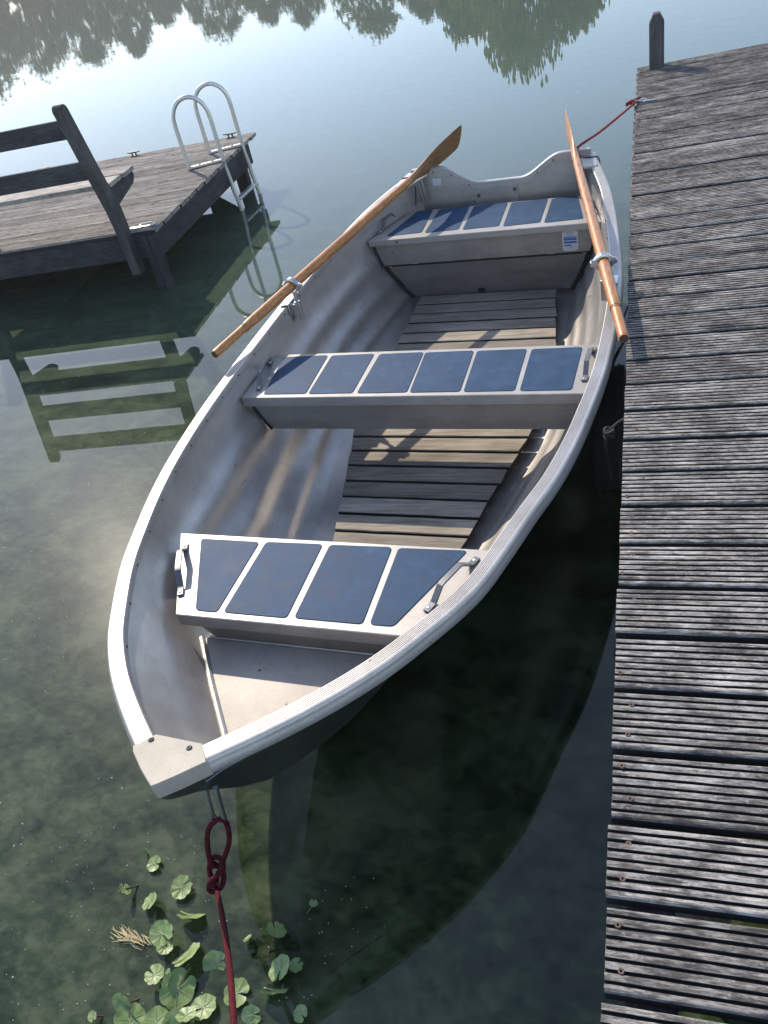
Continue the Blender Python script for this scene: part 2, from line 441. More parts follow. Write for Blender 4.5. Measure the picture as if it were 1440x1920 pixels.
def leaf_mat(name, a, b_, c_):
    t = NT(name)
    oi = t.n('ShaderNodeObjectInfo')
    n = t.noise(t.coord(), .9, 3, .6); n2 = t.noise(t.coord(), 6, 2, .5)
    c = t.ramp(t.math('ADD', t.math('MULTIPLY', n, .6), t.math('MULTIPLY', n2, .4)), [(.36, a), (.5, b_), (.64, c_)])
    d = t.n('ShaderNodeBsdfDiffuse'); t.link(c, d.inputs[0])
    tl = t.n('ShaderNodeBsdfTranslucent'); t.link(t.mix(.5, c, (.16,.20,.03)), tl.inputs[0])
    m = t.n('ShaderNodeMixShader'); m.inputs[0].default_value = .32; t.link(d.outputs[0], m.inputs[1]); t.link(tl.outputs[0], m.inputs[2])
    t.link(m.outputs[0], t.out.inputs['Surface']); return t.mat
M['leaf_a'] = leaf_mat('dark broad leaves', (.040,.052,.034), (.072,.090,.052), (.115,.135,.075))
M['leaf_b'] = leaf_mat('olive hanging leaves', (.075,.090,.034), (.13,.150,.058), (.19,.205,.085))
M['bark'] = plain('tree bark', (.07,.055,.042), .95)
def tree(bd, d, h, w, kind, label, low=.02):
    w *= 1.45; h *= (.825 if kind == 'b' else .85)
    rnd = random.Random(int(bd*100+d)); base = polar(bd, d, .6)
    o = thing('willow_tree' if kind == 'b' else 'broadleaf_tree', base, label, 'tree', 'trees along the far bank seen in the water')
    b = MB(); top = base+V((rnd.uniform(-.3,.3), 0, h*.8))
    n = 8; b.tube([base+(top-base)*(k/n)+V((noise.noise(V((k*.5, bd, 0)))*.25, 0, 0)) for k in range(n+1)], [.32*h/10*(1-.85*k/n)+.02 for k in range(n+1)], 8)
    tips = []
    for k in range(11):
        s0 = base+(top-base)*rnd.uniform(.25, .9); a = rnd.uniform(0, 2*PI); L = w*rnd.uniform(.45, .9)
        e = s0+V((math.cos(a)*L, math.sin(a)*L, h*rnd.uniform(.04, .16))); tips.append(e)
        b.tube([s0, (s0+e)/2+V((0,0,.2)), e], [.09*h/10, .06*h/10, .02], 6)
    b.build('trunk', M['bark'], o)
    c = MB(); cl = []
    ncl = 105 if kind == 'a' else 120
    for k in range(ncl):
        zf = rnd.uniform(low, 1)
        prof = (math.sin(PI*min(1, (zf-low)/(1-low)*.66+.34))**.6 if kind == 'a' else (1-zf)**.55*1.05+.12)
        a = rnd.uniform(0, 2*PI); rr = w*prof*math.sqrt(rnd.uniform(.15, 1))
        cl.append((base+V((math.cos(a)*rr, math.sin(a)*rr, h*zf)), w*rnd.uniform(.16, .32)))
    for p, r in cl:
        for q in range(46):
            u = V((rnd.gauss(0,1), rnd.gauss(0,1), rnd.gauss(0,1))).normalized()*r*rnd.uniform(.35, 1.0)
            if kind == 'b': u.z *= 1.25
            s = rnd.uniform(.16, .34)*(h/10)**.3
            nrm = (u.normalized()+V((rnd.uniform(-.8,.8), rnd.uniform(-.8,.8), rnd.uniform(-.3,.9)))).normalized()
            t1 = nrm.orthogonal().normalized()
            t1 = Matrix.Rotation(rnd.uniform(0, 2*PI), 3, nrm) @ t1; t2 = nrm.cross(t1)
            P = p+u
            if kind == 'b':
                t1 = V((rnd.uniform(-.2,.2), rnd.uniform(-.2,.2), -1)).normalized(); t2 = t1.orthogonal().normalized(); t2 = Matrix.Rotation(rnd.uniform(0, 2*PI), 3, t1) @ t2
                c.add([P+t1*s*2.0, P+t2*s*.42, P-t1*s*1.2, P-t2*s*.42], [(0,1,2,3)])
            else:
                c.add([P+t1*s, P+t2*s*.6, P-t1*s, P-t2*s*.6], [(0,1,2,3)])
    c.build('crown', M['leaf_b' if kind == 'b' else 'leaf_a'], o, smooth=0, fix=False)
    return o
# bearing, distance, height, crown radius
TREES = [(47.0, 112, 12.0, 4.2, 'a', 'dark broadleaf tree at the sunward end of the far bank'),
 (42.5, 110, 10.2, 4.4, 'a', 'wide round dark tree second from the sunward end of the far bank'),
 (38.2, 108, 9.6, 4.0, 'a', 'broad dark tree whose mirrored top fills the far left corner of the water'),
 (35.0, 112, 9.4, 3.6, 'a', 'low dark tree with a flat top mirrored behind the bench'),
 (32.2, 109, 9.5, 3.2, 'a', 'rounded dark tree mirrored above the bench post'),
 (29.7, 110, 10.2, 2.2, 'a', 'slim dark tree mirrored beside the bright gap of sky'),
 (27.6, 114, 8.4, 2.0, 'a', 'small dark tree in the dip of the far tree line'),
 (24.6, 108, 10.8, 3.0, 'a', 'dark tree mirrored beyond the ladder hoops'),
 (21.8, 104, 9.9, 2.5, 'a', 'middling dark tree between two taller ones on the far bank'),
 (19.6, 102, 10.6, 2.6, 'a', 'green round headed tree near the middle of the far bank'),
 (15.6, 94, 12.0, 3.9, 'a', 'large bushy tree mirrored above the oar blade'),
 (12.6, 90, 11.2, 2.0, 'a', 'narrow tree beside the bushy one on the far bank'),
 (7.0, 70, 13.3, 4.2, 'b', 'tall olive willow mirrored near the top of the water, the largest of the far trees'),
 (10.3, 74, 11.2, 2.6, 'b', 'smaller willow growing against the tallest willow'),
 (3.9, 72, 11.6, 2.4, 'b', 'slender willow on the jetty side of the tallest willow')]
for a in TREES: tree(*a)
# the closed wood behind those trees, one far mass
wb = MB(); rnd = random.Random(21)
for k in range(5200):
    a = rnd.uniform(1, 58); d = bfn(a)+rnd.uniform(9, 16); hmax = interp(a, [1, 5, 12, 20, 58], [3.5, 5.5, 6.5, 6.3, 6.6])*(1+.22*noise.noise(V((a*.55, 2, 0))))
    P = polar(a, d, .5+hmax*rnd.random()**.8); s_ = rnd.uniform(.35, .75)
    t1 = V((rnd.gauss(0,1), rnd.gauss(0,1), rnd.gauss(0,1))).normalized(); t2 = t1.orthogonal().normalized()
    wb.add([P+t1*s_, P+t2*s_*.6, P-t1*s_, P-t2*s_*.6], [(0,1,2,3)])
tag(wb.build('far_wood', M['leaf_a'], smooth=0, fix=False), kind='stuff')

# ------------------------------------------------------------------ ribbed boards
def ribbed_board(mb, o, dx, dy, length, w, th=.026, n=7, gw=.0062, gd=.0075, seg=26, seed=0, rag=.004, slack=None):
    """board of length along dx from point o (top face, front corner), width w along dy"""
    o, dx, dy = V(o), V(dx), V(dy); rnd = random.Random(seed)
    rw = (w-n*gw)/(n+1)
    pts = [(0, -th, 0), (0, -.005, 0), (.0022, -.0008, 0)]
    t = 0; kinds = []
    for k in range(n+1):
        a, bq = t, t+rw
        if k > 0: pts.append((a, -.0005, 1))
        pts.append((a+rw*.5, .0006, 0))
        if k < n:
            pts.append((bq, -.0005, 1)); pts.append((bq+.0009, -gd, 2)); pts.append((bq+gw-.0009, -gd, 2))
        t = bq+gw
    pts += [(w-.0022, -.0008, 0), (w, -.005, 0), (w, -th, 0)]
    N = len(pts); rings = []
    e0 = rnd.uniform(-rag, rag)
    cup = rnd.uniform(-.0012, .0016)
    for i in range(seg+1):
        s = length*(i/seg)**1.35
        r = []
        for j, (a, z, kd) in enumerate(pts):
            q = noise.noise(V((s*9+seed*3.1, a*160, seed*7.7)))
            zz = z+.0011*q*(1 if kd != 2 else .3)+cup*(1-4*(a/w-.5)**2)
            aa = a+(.0011*noise.noise(V((s*22, j*5.3, seed))) if kd else 0)
            ss = s+(e0+.0016*noise.noise(V((a*300, seed, 1))) if i == 0 else 0)
            r.append(o+dx*ss+dy*aa+V((0,0,zz)))
        rings.append(r)
    off = len(mb.v); mb.v += [p for r in rings for p in r]
    for i in range(seg):
        for j in range(N-1):
            mb.f.append([off+i*N+j, off+i*N+j+1, off+(i+1)*N+j+1, off+(i+1)*N+j])
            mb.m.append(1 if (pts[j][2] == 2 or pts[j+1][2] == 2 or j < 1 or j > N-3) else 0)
        mb.f.append([off+i*N+N-1, off+i*N, off+(i+1)*N, off+(i+1)*N+N-1]); mb.m.append(0)
    mb.f.append([off+j for j in range(N)]); mb.m.append(0)
    mb.f.append([off+seg*N+j for j in range(N)][::-1]); mb.m.append(0)

ZD, ZL = .542, .391
# ---- near jetty on the right
jet = thing('jetty', (.55, 3.2, 0), 'weathered grey ribbed plank jetty running along the boat', 'jetty')
gap0 = .535
for k in range(-3, 39):
    y = gap0+.1485*k
    ang = math.radians(7.0)*smoothstep(1.2, 7.0, y)*1.12
    dx = V((math.cos(ang), math.sin(ang), 0)); dy = V((-math.sin(ang), math.cos(ang), 0))
    xe = -.0730 if y < 1.55 else -.0700
    if y > 4.2: xe += .024*(y-4.2)/2.1
    b = MB(); rr = random.Random(k)
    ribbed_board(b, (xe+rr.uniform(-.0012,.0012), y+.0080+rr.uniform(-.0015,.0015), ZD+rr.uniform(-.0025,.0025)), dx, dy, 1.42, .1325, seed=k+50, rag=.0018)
    # two screws near the board end
    for q in (.27, .78):
        if rr.random() < .88:
            c = V((xe, y+.0062, ZD))+dx*rr.uniform(.010, .040)+dy*(.1362*(q+rr.uniform(-.05,.05)))
            b.lathe(c, [(.0052, -.002), (.0052, .0012), (.0044, .0019), (.0022, .0016), (.0019, -.002)], n=12, mi=2)
            b.lathe(c, [(.0021, -.003), (.0021, -.0006)], n=8, mi=1)
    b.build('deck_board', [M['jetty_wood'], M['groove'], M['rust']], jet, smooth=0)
for x in (.0, .62, 1.24):
    b = MB(); b.box((x, 3.2, ZD-.026-.075), (.07, 6.5, .148)); b.build('stringer', M['dark_wood_y'], jet, bevel=.004)
for y in (.9, 3.3, 5.9):
    b = MB(); b.tube([(.08, y, -.7), (.08, y, ZD-.03)], .075, 14); b.build('pile', M['post_wood'], jet)
    b = MB(); b.tube([(1.16, y, -.7), (1.16, y, ZD-.03)], .075, 14); b.build('pile', M['post_wood'], jet)

# mooring post at the far corner of the jetty
mp = thing('mooring_post', (.060, 6.24, ZD), 'short dark square post with chamfered top on the jetty corner', 'post')
b = MB(); hw = .046; zb, zs, zt = ZD-.3, ZD+.262, ZD+.315
R = [[(.060+sx*hw*k, 6.26+sy*hw*k2, z) for sx, sy in ((-1,-1),(1,-1),(1,1),(-1,1))] for k, k2, z in ((1,1,zb), (1,1,zs), (.42,.8,zt))]
b.loft([[V(p) for p in r] for r in R]); b.build('post_shaft', M['post_wood'], mp, bevel=.004)

# steel snap hook + stern rope
hk = thing('snap_hook', (-.02, 5.48, ZD), 'small galvanised snap hook screwed to the jetty edge', 'hook')
b = MB(); b.box((.012, 5.484, ZD+.004), (.07, .022, .004)); b.build('hook_plate', M['steel'], hk, bevel=.001)
b = MB(); b.tube([(-.03+.034*math.cos(2*PI*k/16)-.01, 5.47+.012*math.sin(2*PI*k/16), ZD+.012+.006*math.sin(4*PI*k/16)) for k in range(16)], .0045, 8, closed=True); b.build('hook_ring', M['steel'], hk)

# ------------------------------------------------------------------ rowing boat
BO = V((-.95255978, .75831708, 0)); PSI = .0696
BE = V((math.sin(PSI), math.cos(PSI), 0)); BG = V((math.cos(PSI), -math.sin(PSI), 0))
def W(u, v, z): return BO+BE*u+BG*v+V((0,0,z))
L_ = 3.5
def sheer(u): t = u/L_; return .6134-.3673*t+.4414*t*t
US = [0, .02, .078, .14, .25, .384, .5, .67, .82, .98, 1.14, 1.31, 1.49, 1.7, 2.03, 2.4, 2.65, 2.94, 3.13, 3.32, 3.47]
VL = [.0, .026, .094, .165, .278, .383, .449, .532, .585, .634, .672, .700, .720, .732, .734, .717, .690, .637, .593, .525, .452]
VR = [.0, .022, .081, .147, .254, .360, .430, .515, .556, .594, .636, .666, .687, .705, .709, .694, .663, .618, .580, .526, .481]
outL = catmull(US, [-v for v in VL]); outR = catmull(US, VR)
def ctr(u): return .5*(outL(u)+outR(u))
def half(u): return .5*(outR(u)-outL(u))
boat = thing('rowing_boat', W(1.7, 0, 0), 'grey aluminium rowing boat with navy seat pads moored beside the jetty', 'boat')

# outer hull -------------------------------------------------------
SK_U = [0, .012, .026, .041, .075, .109, .141, .213, .302, .392, .498, .6, .8, 1.1, 2.0, 3.47]
SK_Z = [.575, .55, .528, .51, .47, .432, .386, .284, .178, .1, .026, -.025, -.075, -.10, -.10, -.07]
def stem(u): return interp(u, SK_U, SK_Z)
def wall(u, grow=0.0, n=26):
    """half section (v, z) of the boat side from the rail down to the floor edge"""
    bi = max(half(u)-GW+.003, .012); h = sheer(u)-.012; zf = linz(u); bf = min(linb(u), bi-.002)
    if u < .245: zf = min(zf+(.245-u)*.9, h-.03)
    fw = smoothstep(.55, .95, u)
    P0 = (bi, h); P3 = (bf, zf)
    P1 = (bi-.022*fw-(1-fw)*.25*(bi-bf), h-(h-zf)*(.46*fw+.3*(1-fw))); P2 = (bf+(bi-bf)*.30, zf+(h-zf)*(.06*fw+.25*(1-fw)))
    out_ = []
    for k in range(n+1):
        t = k/n; a0, a1, a2, a3 = (1-t)**3, 3*t*(1-t)**2, 3*t*t*(1-t), t**3
        out_.append((a0*P0[0]+a1*P1[0]+a2*P2[0]+a3*P3[0], a0*P0[1]+a1*P1[1]+a2*P2[1]+a3*P3[1]))
    return out_
GW = .047
def linz(u): return interp(u, [0, .60, .72, .92, 1.12, 1.28, 2.05, 2.4, 3.47], [.355, .355, .285, .19, .11, .070, .070, .140, .150])
def linb(u): return interp(u, [0, .235, .307, .45, .60, .72, .9, 1.26, 1.95, 2.6, 3.19, 3.46], [.01, .012, .066, .178, .290, .28, .27, .285, .425, .425, .375, .335])
def outer(u):
    g = .016*smoothstep(.06, .3, u)
    pts = [(half(u)-.016*smoothstep(.02,.12,u)-.002, sheer(u)-.030)]+[(v+g, z-.004) for v, z in wall(u) if z < sheer(u)-.05]
    v0, z0 = pts[-1]; zk = min(stem(u), z0-.004)
    for k in range(1, 9):
        t = k/8; pts.append((v0*(1-t)**.92, z0+(zk-z0)*(t**1.05)*.55+(zk-z0)*.45*(1-(1-t)**1.6)))
    return pts
def resample(p, n):
    L = [0]
    for a, c in zip(p, p[1:]): L.append(L[-1]+math.hypot(a[0]-c[0], a[1]-c[1]))
    out_ = []
    for k in range(n+1):
        x = L[-1]*k/n; out_.append((interp(x, L, [q[0] for q in p]), interp(x, L, [q[1] for q in p])))
    return out_
b = MB(); rings = []
UU = [.004+(.25-.004)*(k/12)**1.4 for k in range(12)]+[.25+3.215*k/60 for k in range(61)]
for u in UU:
    p = resample(outer(u), 24); c = ctr(u)
    rings.append([W(u, c-v, z) for v, z in p]+[W(u, c+v, z) for v, z in p[-2::-1]])
b.loft(rings, closed=False, cap=False)
# shallow pressed strakes are part of the shell
for dz in (.085, .15):
    P = []
    for k in range(26):
        u = .12+.95*k/25; q = outer(u); z = sheer(u)-dz; vv = interp(-z, [-a[1] for a in q], [a[0] for a in q]); P.append(W(u, ctr(u)+vv, z))
    b.tube(P, .0028, 6)
hull = b.build('hull', M['hull'], boat, smooth=60, fix=False)

# inner liner ------------------------------------------------------
b = MB(); rings = []; LU = [.10+.02*k for k in range(30)]+[.70+.045*k for k in range(61)]+[3.452]
for u in LU:
    bi = max(half(u)-GW+.003, .012); c = ctr(u); h = sheer(u)-.012; zf = linz(u); bf = min(linb(u), bi-.002)
    if u < .245: zf = min(zf+ (.245-u)*.9, h-.03)
    fw = smoothstep(.55, .95, u)
    P0 = (bi, h); P3 = (bf, zf)
    P1 = (bi-.022*fw-(1-fw)*.25*(bi-bf), h-(h-zf)*(.46*fw+.3*(1-fw))); P2 = (bf+(bi-bf)*(.30*fw+.3*(1-fw)), zf+(h-zf)*(.06*fw+.25*(1-fw)))
    half_pts = []
    NW = 34
    for k in range(NW+1):
        t = k/NW
        v = (1-t)**3*P0[0]+3*t*(1-t)**2*P1[0]+3*t*t*(1-t)*P2[0]+t**3*P3[0]
        z = (1-t)**3*P0[1]+3*t*(1-t)**2*P1[1]+3*t*t*(1-t)*P2[1]+t**3*P3[1]
        rib = sum(math.exp(-((t-q)/.062)**2) for q in (.30, .52, .74))*fw*.011
        half_pts.append((v-rib*.75, z+rib*.5))
    for k in range(1, 5): half_pts.append((bf*(1-k/5), zf))
    ring = [W(u, c-v, z) for v, z in half_pts]+[W(u, c, zf)]+[W(u, c+v, z) for v, z in half_pts[::-1]]
    rings.append(ring)
b.loft(rings, closed=False, cap=False)
liner = b.build('inner_liner', M['liner'], boat, smooth=50)
# bow floor plate with its edge ridges
b = MB()
def bowz(u): return .3565
poly = []
us = [.25, .307, .38, .45, .52, .597]
top = [W(u, ctr(u)-linb(u)+.004, bowz(u)) for u in us]+[W(u, ctr(u)+linb(u)-.004, bowz(u)) for u in us[::-1]]
b.add([p+V((0,0,.002)) for p in top]+[p-V((0,0,.003)) for p in top], [tuple(range(12)), tuple(range(12, 24))[::-1]]+[(i, (i+1) % 12, 12+(i+1) % 12, 12+i) for i in range(12)])
bf_ = b.build('bow_floor', M['bow_floor'], boat, smooth=0)
for s in (-1, 1):
    b = MB(); b.tube([W(u, ctr(u)+s*linb(u), bowz(u)+.002) for u in us], .0085, 8); b.build('floor_ridge', M['liner'], bf_)

# gunwale rails ----------------------------------------------------
def rail_profile():
    """(n, z): n = distance inwards from the outer edge"""
    p = [(.002, -.010), (.000, -.018), (-.003, -.024), (-.003, -.036), (.002, -.042), (.014, -.044), (.014, -.030), (.040, -.030), (.0425, -.034), (.0445, -.034), (.047, -.030), (.0475, -.006)]
    top = [(.046, -.0015), (.044, 0)]
    ng = 6; x = .0405
    pitch = .0047
    for k in range(ng):
        top += [(x+.0014, 0.0), (x+.0009, -.0016), (x-.0005, -.0016), (x-.0010, 0.0)]; x -= pitch
    top += [(.0105, 0), (.0065, -.0012), (.0035, -.0045)]
    return p+top
RP = rail_profile()
RU = [.062+.013*k for k in range(26)]+[.40+.0346*k for k in range(89)]
for s in (-1, 1):
    b = MB(); rings = []
    fo = outL if s < 0 else outR
    for u in RU:
        e = .004; d = V((2*e, fo(u+e)-fo(u-e))); d.normalize()
        nrm = V((-d.y, d.x)) if s > 0 else V((d.y, -d.x))      # pointing inwards
        if nrm.y*s > 0: nrm = -nrm
        rings.append([W(u+nrm.x*n_, fo(u)+nrm.y*n_, sheer(u)+z_) for n_, z_ in RP])
    b.loft(rings)
    # rivets along the inner lip
    r = b
    for k in range(20):
        u = .35+.157*k
        d = V((.008, fo(u+.004)-fo(u-.004))).normalized(); nr = V((-d.y, d.x))
        if nr.y*s > 0: nr = -nr
        q = W(u+nr.x*.0478, fo(u)+nr.y*.0478, sheer(u)-.018)
        r.lathe(q, [(.0042, -.001), (.0036, .0016), (.0012, .0026)], ax=BE*nr.x+BG*nr.y, n=8, mi=1)
    g = b.build('gunwale', [M['gunwale'], M['rivet']], boat, smooth=28)

# bow cap ----------------------------------------------------------
b = MB()
capo = [(.124, -.066), (.086, -.1005), (.073, -.0915), (.035, -.0470), (.006, -.0075), (.001, .000), (.006, .0075), (.035, .0400), (.066, .0720), (.078, .0845), (.119, .052)]
zc = [sheer(max(u, 0)) for u, v in capo]
drop = [.004, .004, .040, .043, .046, .048, .046, .043, .040, .004, .004]
n = len(capo)
topv = [W(u, v, z+.0035) for (u, v), z in zip(capo, zc)]
def out(u, v, k): a = V((u-.09, v)); a.normalize(); return (u+a.x*k, v+a.y*k)
mid = [W(*out(u, v, .002 if 0 < i < n-1 else .001), z-.004) for i, ((u, v), z) in enumerate(zip(capo, zc))]
low = [W(*out(u, v, .002 if 0 < i < n-1 else .001), z-d_) for i, ((u, v), z, d_) in enumerate(zip(capo, zc, [.012]+[.040]*(n-2)+[.012]))]
inn = [W(*out(u, v, -.004), z-d_) for (u, v), z, d_ in zip(capo, zc, [.012]+[.040]*(n-2)+[.012])]
b.add(topv+mid+low+inn, [tuple(range(n))]+[(k*n+i, k*n+(i+1) % n, (k+1)*n+(i+1) % n, (k+1)*n+i) for k in range(3) for i in range(n)]+[tuple(range(3*n, 4*n))[::-1]])
for u, v in ((.108, -.068), (.103, .030)):
    b.lathe(W(u, v, sheer(u)+.0035), [(.0068, 0), (.0066, .0018), (.0045, .0032), (.002, .0036), (.0018, .001)], n=14, mi=1)
cap = b.build('bow_cap', [M['cap'], M['rivet']], boat, smooth=60, bevel=.0045, seg=3)

# thwarts ----------------------------------------------------------
def liner_half(u, z):
    """rough inside half width of the liner at height z"""
    bi = half(u)-GW+.003; h = sheer(u)-.012; zf = linz(u); bf = min(linb(u), bi-.002); fw = smoothstep(.55, .95, u)
    P1 = (bi-.022*fw-(1-fw)*.25*(bi-bf), h-(h-zf)*(.46*fw+.3*(1-fw))); P2 = (bf+(bi-bf)*.30, zf+(h-zf)*(.06*fw+.25*(1-fw)))
    best = bi
    for k in range(101):
        t = k/100; zz = (1-t)**3*h+3*t*(1-t)**2*P1[1]+3*t*t*(1-t)*P2[1]+t**3*zf
        if zz <= z: best = (1-t)**3*bi+3*t*(1-t)**2*P1[0]+3*t*t*(1-t)*P2[0]+t**3*bf; break
    return best
def flat_poly(mb, uvs, z0, z1, mi=0):
    n = len(uvs)
    mb.add([W(u, v, z0) for u, v in uvs]+[W(u, v, z1) for u, v in uvs], [tuple(range(n))[::-1], tuple(range(n, 2*n))]+[(i, (i+1) % n, n+(i+1) % n, n+i) for i in range(n)], mi)
def pad(th, uvs, z, r=.014):
    b = MB(); flat_poly(b, rounded(uvs, r), z, z+.0022); return b.build('seat_pad', M['pad'], th, smooth=0, bevel=.0008)
def handle(th, a, bq, z, rise=.036, lean=0):
    """bent flat strip from foot a to foot b (u,v)"""
    A, Bq = V(a), V(bq); d = Bq-A
    def P(t, zz): q = A+d*t; return W(q.x, q.y+lean*zz/.036, z+zz)
    path = [P(-.02, .004), P(.10, .005), P(.13, .007), P(.30, rise), P(.34, rise+.002), P(.66, rise+.002), P(.70, rise), P(.87, .007), P(.90, .005), P(1.02, .004)]
    b = MB(); b.sweep(path, [(-.009, -.003), (.009, -.003), (.009, .003), (-.009, .003)], up=(0,0,1))
    r = b
    for t in (.04, .96):
        r.lathe(P(t, .006), [(.0055, 0), (.005, .0025), (.002, .0035)], n=10, mi=1)
    b.build('grab_handle', [M['grab'], M['steel']], th, smooth=20, bevel=.001)
def thwart(uf, ur, z, lip, box_u, box_z, endgap=.012, sink=.0):
    th = thing_part('thwart', boat)
    b = MB()
    lf, lr = liner_half(uf, z)-endgap/2, liner_half(ur, z)-endgap/2
    cf, cr = ctr(uf)+endgap/2, ctr(ur)+endgap/2
    flat_poly(b, [(uf, cf-lf), (uf, cf+lf), (ur, cr+lr), (ur, cr-lr)], z-.004, z)
    flat_poly(b, [(uf-.0015, cf-lf), (uf-.0015, cf+lf), (uf+.0015, cf+lf-.002), (uf+.0015, cf-lf+.002)], z-lip, z-.001)
    flat_poly(b, [(ur-.002, cr-lr), (ur-.002, cr+lr), (ur+.001, cr+lr), (ur+.001, cr-lr)], z-lip, z-.001)
    # sloping ends of the lip sit on the liner
    top = b.build('seat_top', M['thwart'], th, smooth=0, bevel=.002)
    return th, (lf, lr, cf, cr)
def thing_part(name, parent):
    o = bpy.data.objects.new(name, None); col.objects.link(o); o.parent = parent; o.empty_display_size = .1; return o
def box_front(th, u0, z0, u1, z1, mat, inset=.012, name='box_front', thick=.004):
    b = MB(); c0, c1 = ctr(u0), ctr(u1)
    n = 10; A = []; Bk = []
    for k in range(n+1):
        t = k/n; u = u0+(u1-u0)*t; z = z0+(z1-z0)*t
        w_ = liner_half(u, z)-inset; A.append((u, ctr(u)-w_, z)); Bk.append((u, ctr(u)+w_, z))
    P = [W(*p) for p in A]+[W(*p) for p in Bk[::-1]]; q = [p+BE*thick for p in P]; N = len(P)
    b.add(P+q, [tuple(range(N))[::-1], tuple(range(N, 2*N))]+[(i, (i+1) % N, N+(i+1) % N, N+i) for i in range(N)])
    return b.build(name, mat, th, smooth=0, bevel=.001), A

def seal(th, A, name='seal'):
    b = MB(); b.tube([W(u-.002, v-.004, z) for u, v, z in A], .006, 6); return b.build(name, M['black_gap'], th)

# front thwart
zF = .47
t1, (lf, lr, cf, cr) = thwart(.578, .905, zF, .040, 0, 0, endgap=.055)
pad(t1, [(.597, -.274), (.597, -.206), (.884, -.206), (.884, -.408)], zF)
pad(t1, [(.599, -.188), (.600, .004), (.890, -.003), (.886, -.186)], zF)
pad(t1, [(.602, .024), (.603, .217), (.894, .208), (.889, .019)], zF)
pad(t1, [(.604, .236), (.605, .300), (.897, .424), (.892, .227)], zF)
handle(t1, (.648, -.350), (.850, -.444), zF, .038)
handle(t1, (.665, .372), (.864, .456), zF, .038)
bx, A = box_front(t1, .600, zF-.006, .602, .357, M['panel'], inset=.055)
b = MB(); b.tube([W(.601, cf-.29, .3595), W(.601, cf+.29, .3595)], .0035, 6); b.build('weld_seam', M['liner'], bx)
# middle thwart
zM = .46
t2, (lf, lr, cf, cr) = thwart(1.700, 2.028, zM, .040, 0, 0)
pads = [(-.577, -.610, -.397, -.413), (-.386, -.396, -.206, -.213), (-.189, -.190, .006, -.010), (.016, -.003, .203, .188), (.215, .201, .396, .388), (.413, .406, .588, .588)]
for a, a2, c_, c2 in pads: pad(t2, [(1.719, a), (1.721, c_), (2.009, c2), (2.005, a2)], zM)
handle(t2, (1.752, -.612), (1.965, -.652), zM, .040)
handle(t2, (1.776, .622), (1.990, .630), zM, .040)
bx, A = box_front(t2, 1.722, zM-.006, 1.724, .300, M['panel'], inset=.022); seal(bx, A)
box_front(t2, 2.010, zM-.006, 2.008, .385, M['panel'], inset=.022, name='box_back')
# rear thwart
zR = .53
t3, (lf, lr, cf, cr) = thwart(3.000, 3.352, zR, .030, 0, 0)
pads = [(-.474, -.400, -.297, -.318), (-.279, -.284, -.113, -.127), (-.092, -.103, .081, .066), (.102, .086, .272, .262), (.291, .282, .466, .402)]
for a, a2, c_, c2 in pads: pad(t3, [(3.042, a), (3.052, c_), (3.348, c2), (3.340, a2)], zR)
handle(t3, (3.085, -.520), (3.300, -.497), zR, .040)
handle(t3, (3.085, .512), (3.300, .450), zR, .040)
bx, A = box_front(t3, 3.018, zR-.006, 3.020, .392, M['panel'], inset=.020); seal(bx, A)
for v0, v1 in ((-.36, -.33), (.30, .335)):
    b = MB(); flat_poly(b, [(3.0165, v0), (3.0165, v1), (3.019, v1), (3.019, v0)], .3925, .3965); b.build('catch', M['gunwale'], bx)
hp, A = box_front(t3, 3.034, .382, 3.088, .186, M['panel'], inset=.030, name='hatch_panel'); seal(hp, [(u-.003, v-.012, z) for u, v, z in A]); 
b = MB(); b.tube([W(u-.003, ctr(u)+(ctr(u)-v)+.012, z) for u, v, z in A], .006, 6); b.build('seal', M['black_gap'], hp)
b = MB(); flat_poly(b, [(3.026, -.47), (3.026, .455), (3.034, .455), (3.034, -.47)], .380, .392); b.build('shadow_gap_strip', M['black_gap'], hp, smooth=0)  # black strip painted in as the shadow between box front and hatch
b = MB(); b.box(W(3.080, -.05, .208), (.03, .012, .02), (BG, BE, V((0,0,1)))); b.build('latch', M['black_gap'], hp, bevel=.002)
# data plate on the rear thwart box
def plate_mat(name, c, rough=.4, metallic=.2): return plain(name, c, rough, metallic, vary=.08)
M['plate'] = plate_mat('silver data plate', (.62,.63,.64)); M['plate_blue'] = plate_mat('blue print', (.045,.13,.42)); M['plate_grey'] = plate_mat('grey print', (.22,.24,.28))
du = 3.0172
def quad(mb, v0, v1, z0, z1, du_, mi=0):
    flat_poly(mb, [(du_-.0006, v0), (du_-.0006, v1), (du_, v1), (du_, v0)], z0, z1, mi)
b = MB(); quad(b, .372, .442, .400, .508-.012, du)
for v in (.376, .438):
    for z in (.404, .492): b.lathe(W(du-.0006, v, z), [(.0026, 0), (.002, .0015)], ax=-BE, n=8, mi=1)
dp = b.build('data_plate', [M['plate'], M['rivet']], t3, smooth=0)
b = MB(); quad(b, .378, .436, .462, .467, du-.0006); quad(b, .378, .436, .450, .460, du-.0006); quad(b, .378, .436, .436, .446, du-.0006); quad(b, .378, .412, .424, .430, du-.0006)
b.build('blue_print', M['plate_blue'], dp, smooth=0)
b = MB(); b.tube([W(du-.0012, .407+.016*math.cos(2*PI*k/20), .481+.008*math.sin(2*PI*k/20)) for k in range(20)], .0012, 5, closed=True)
b.tube([W(du-.0012, .398+.018*k/8, .478+.004*math.sin(PI*k/8)) for k in range(9)], .0011, 5)
b.build('wave_emblem', M['plate_grey'], dp)
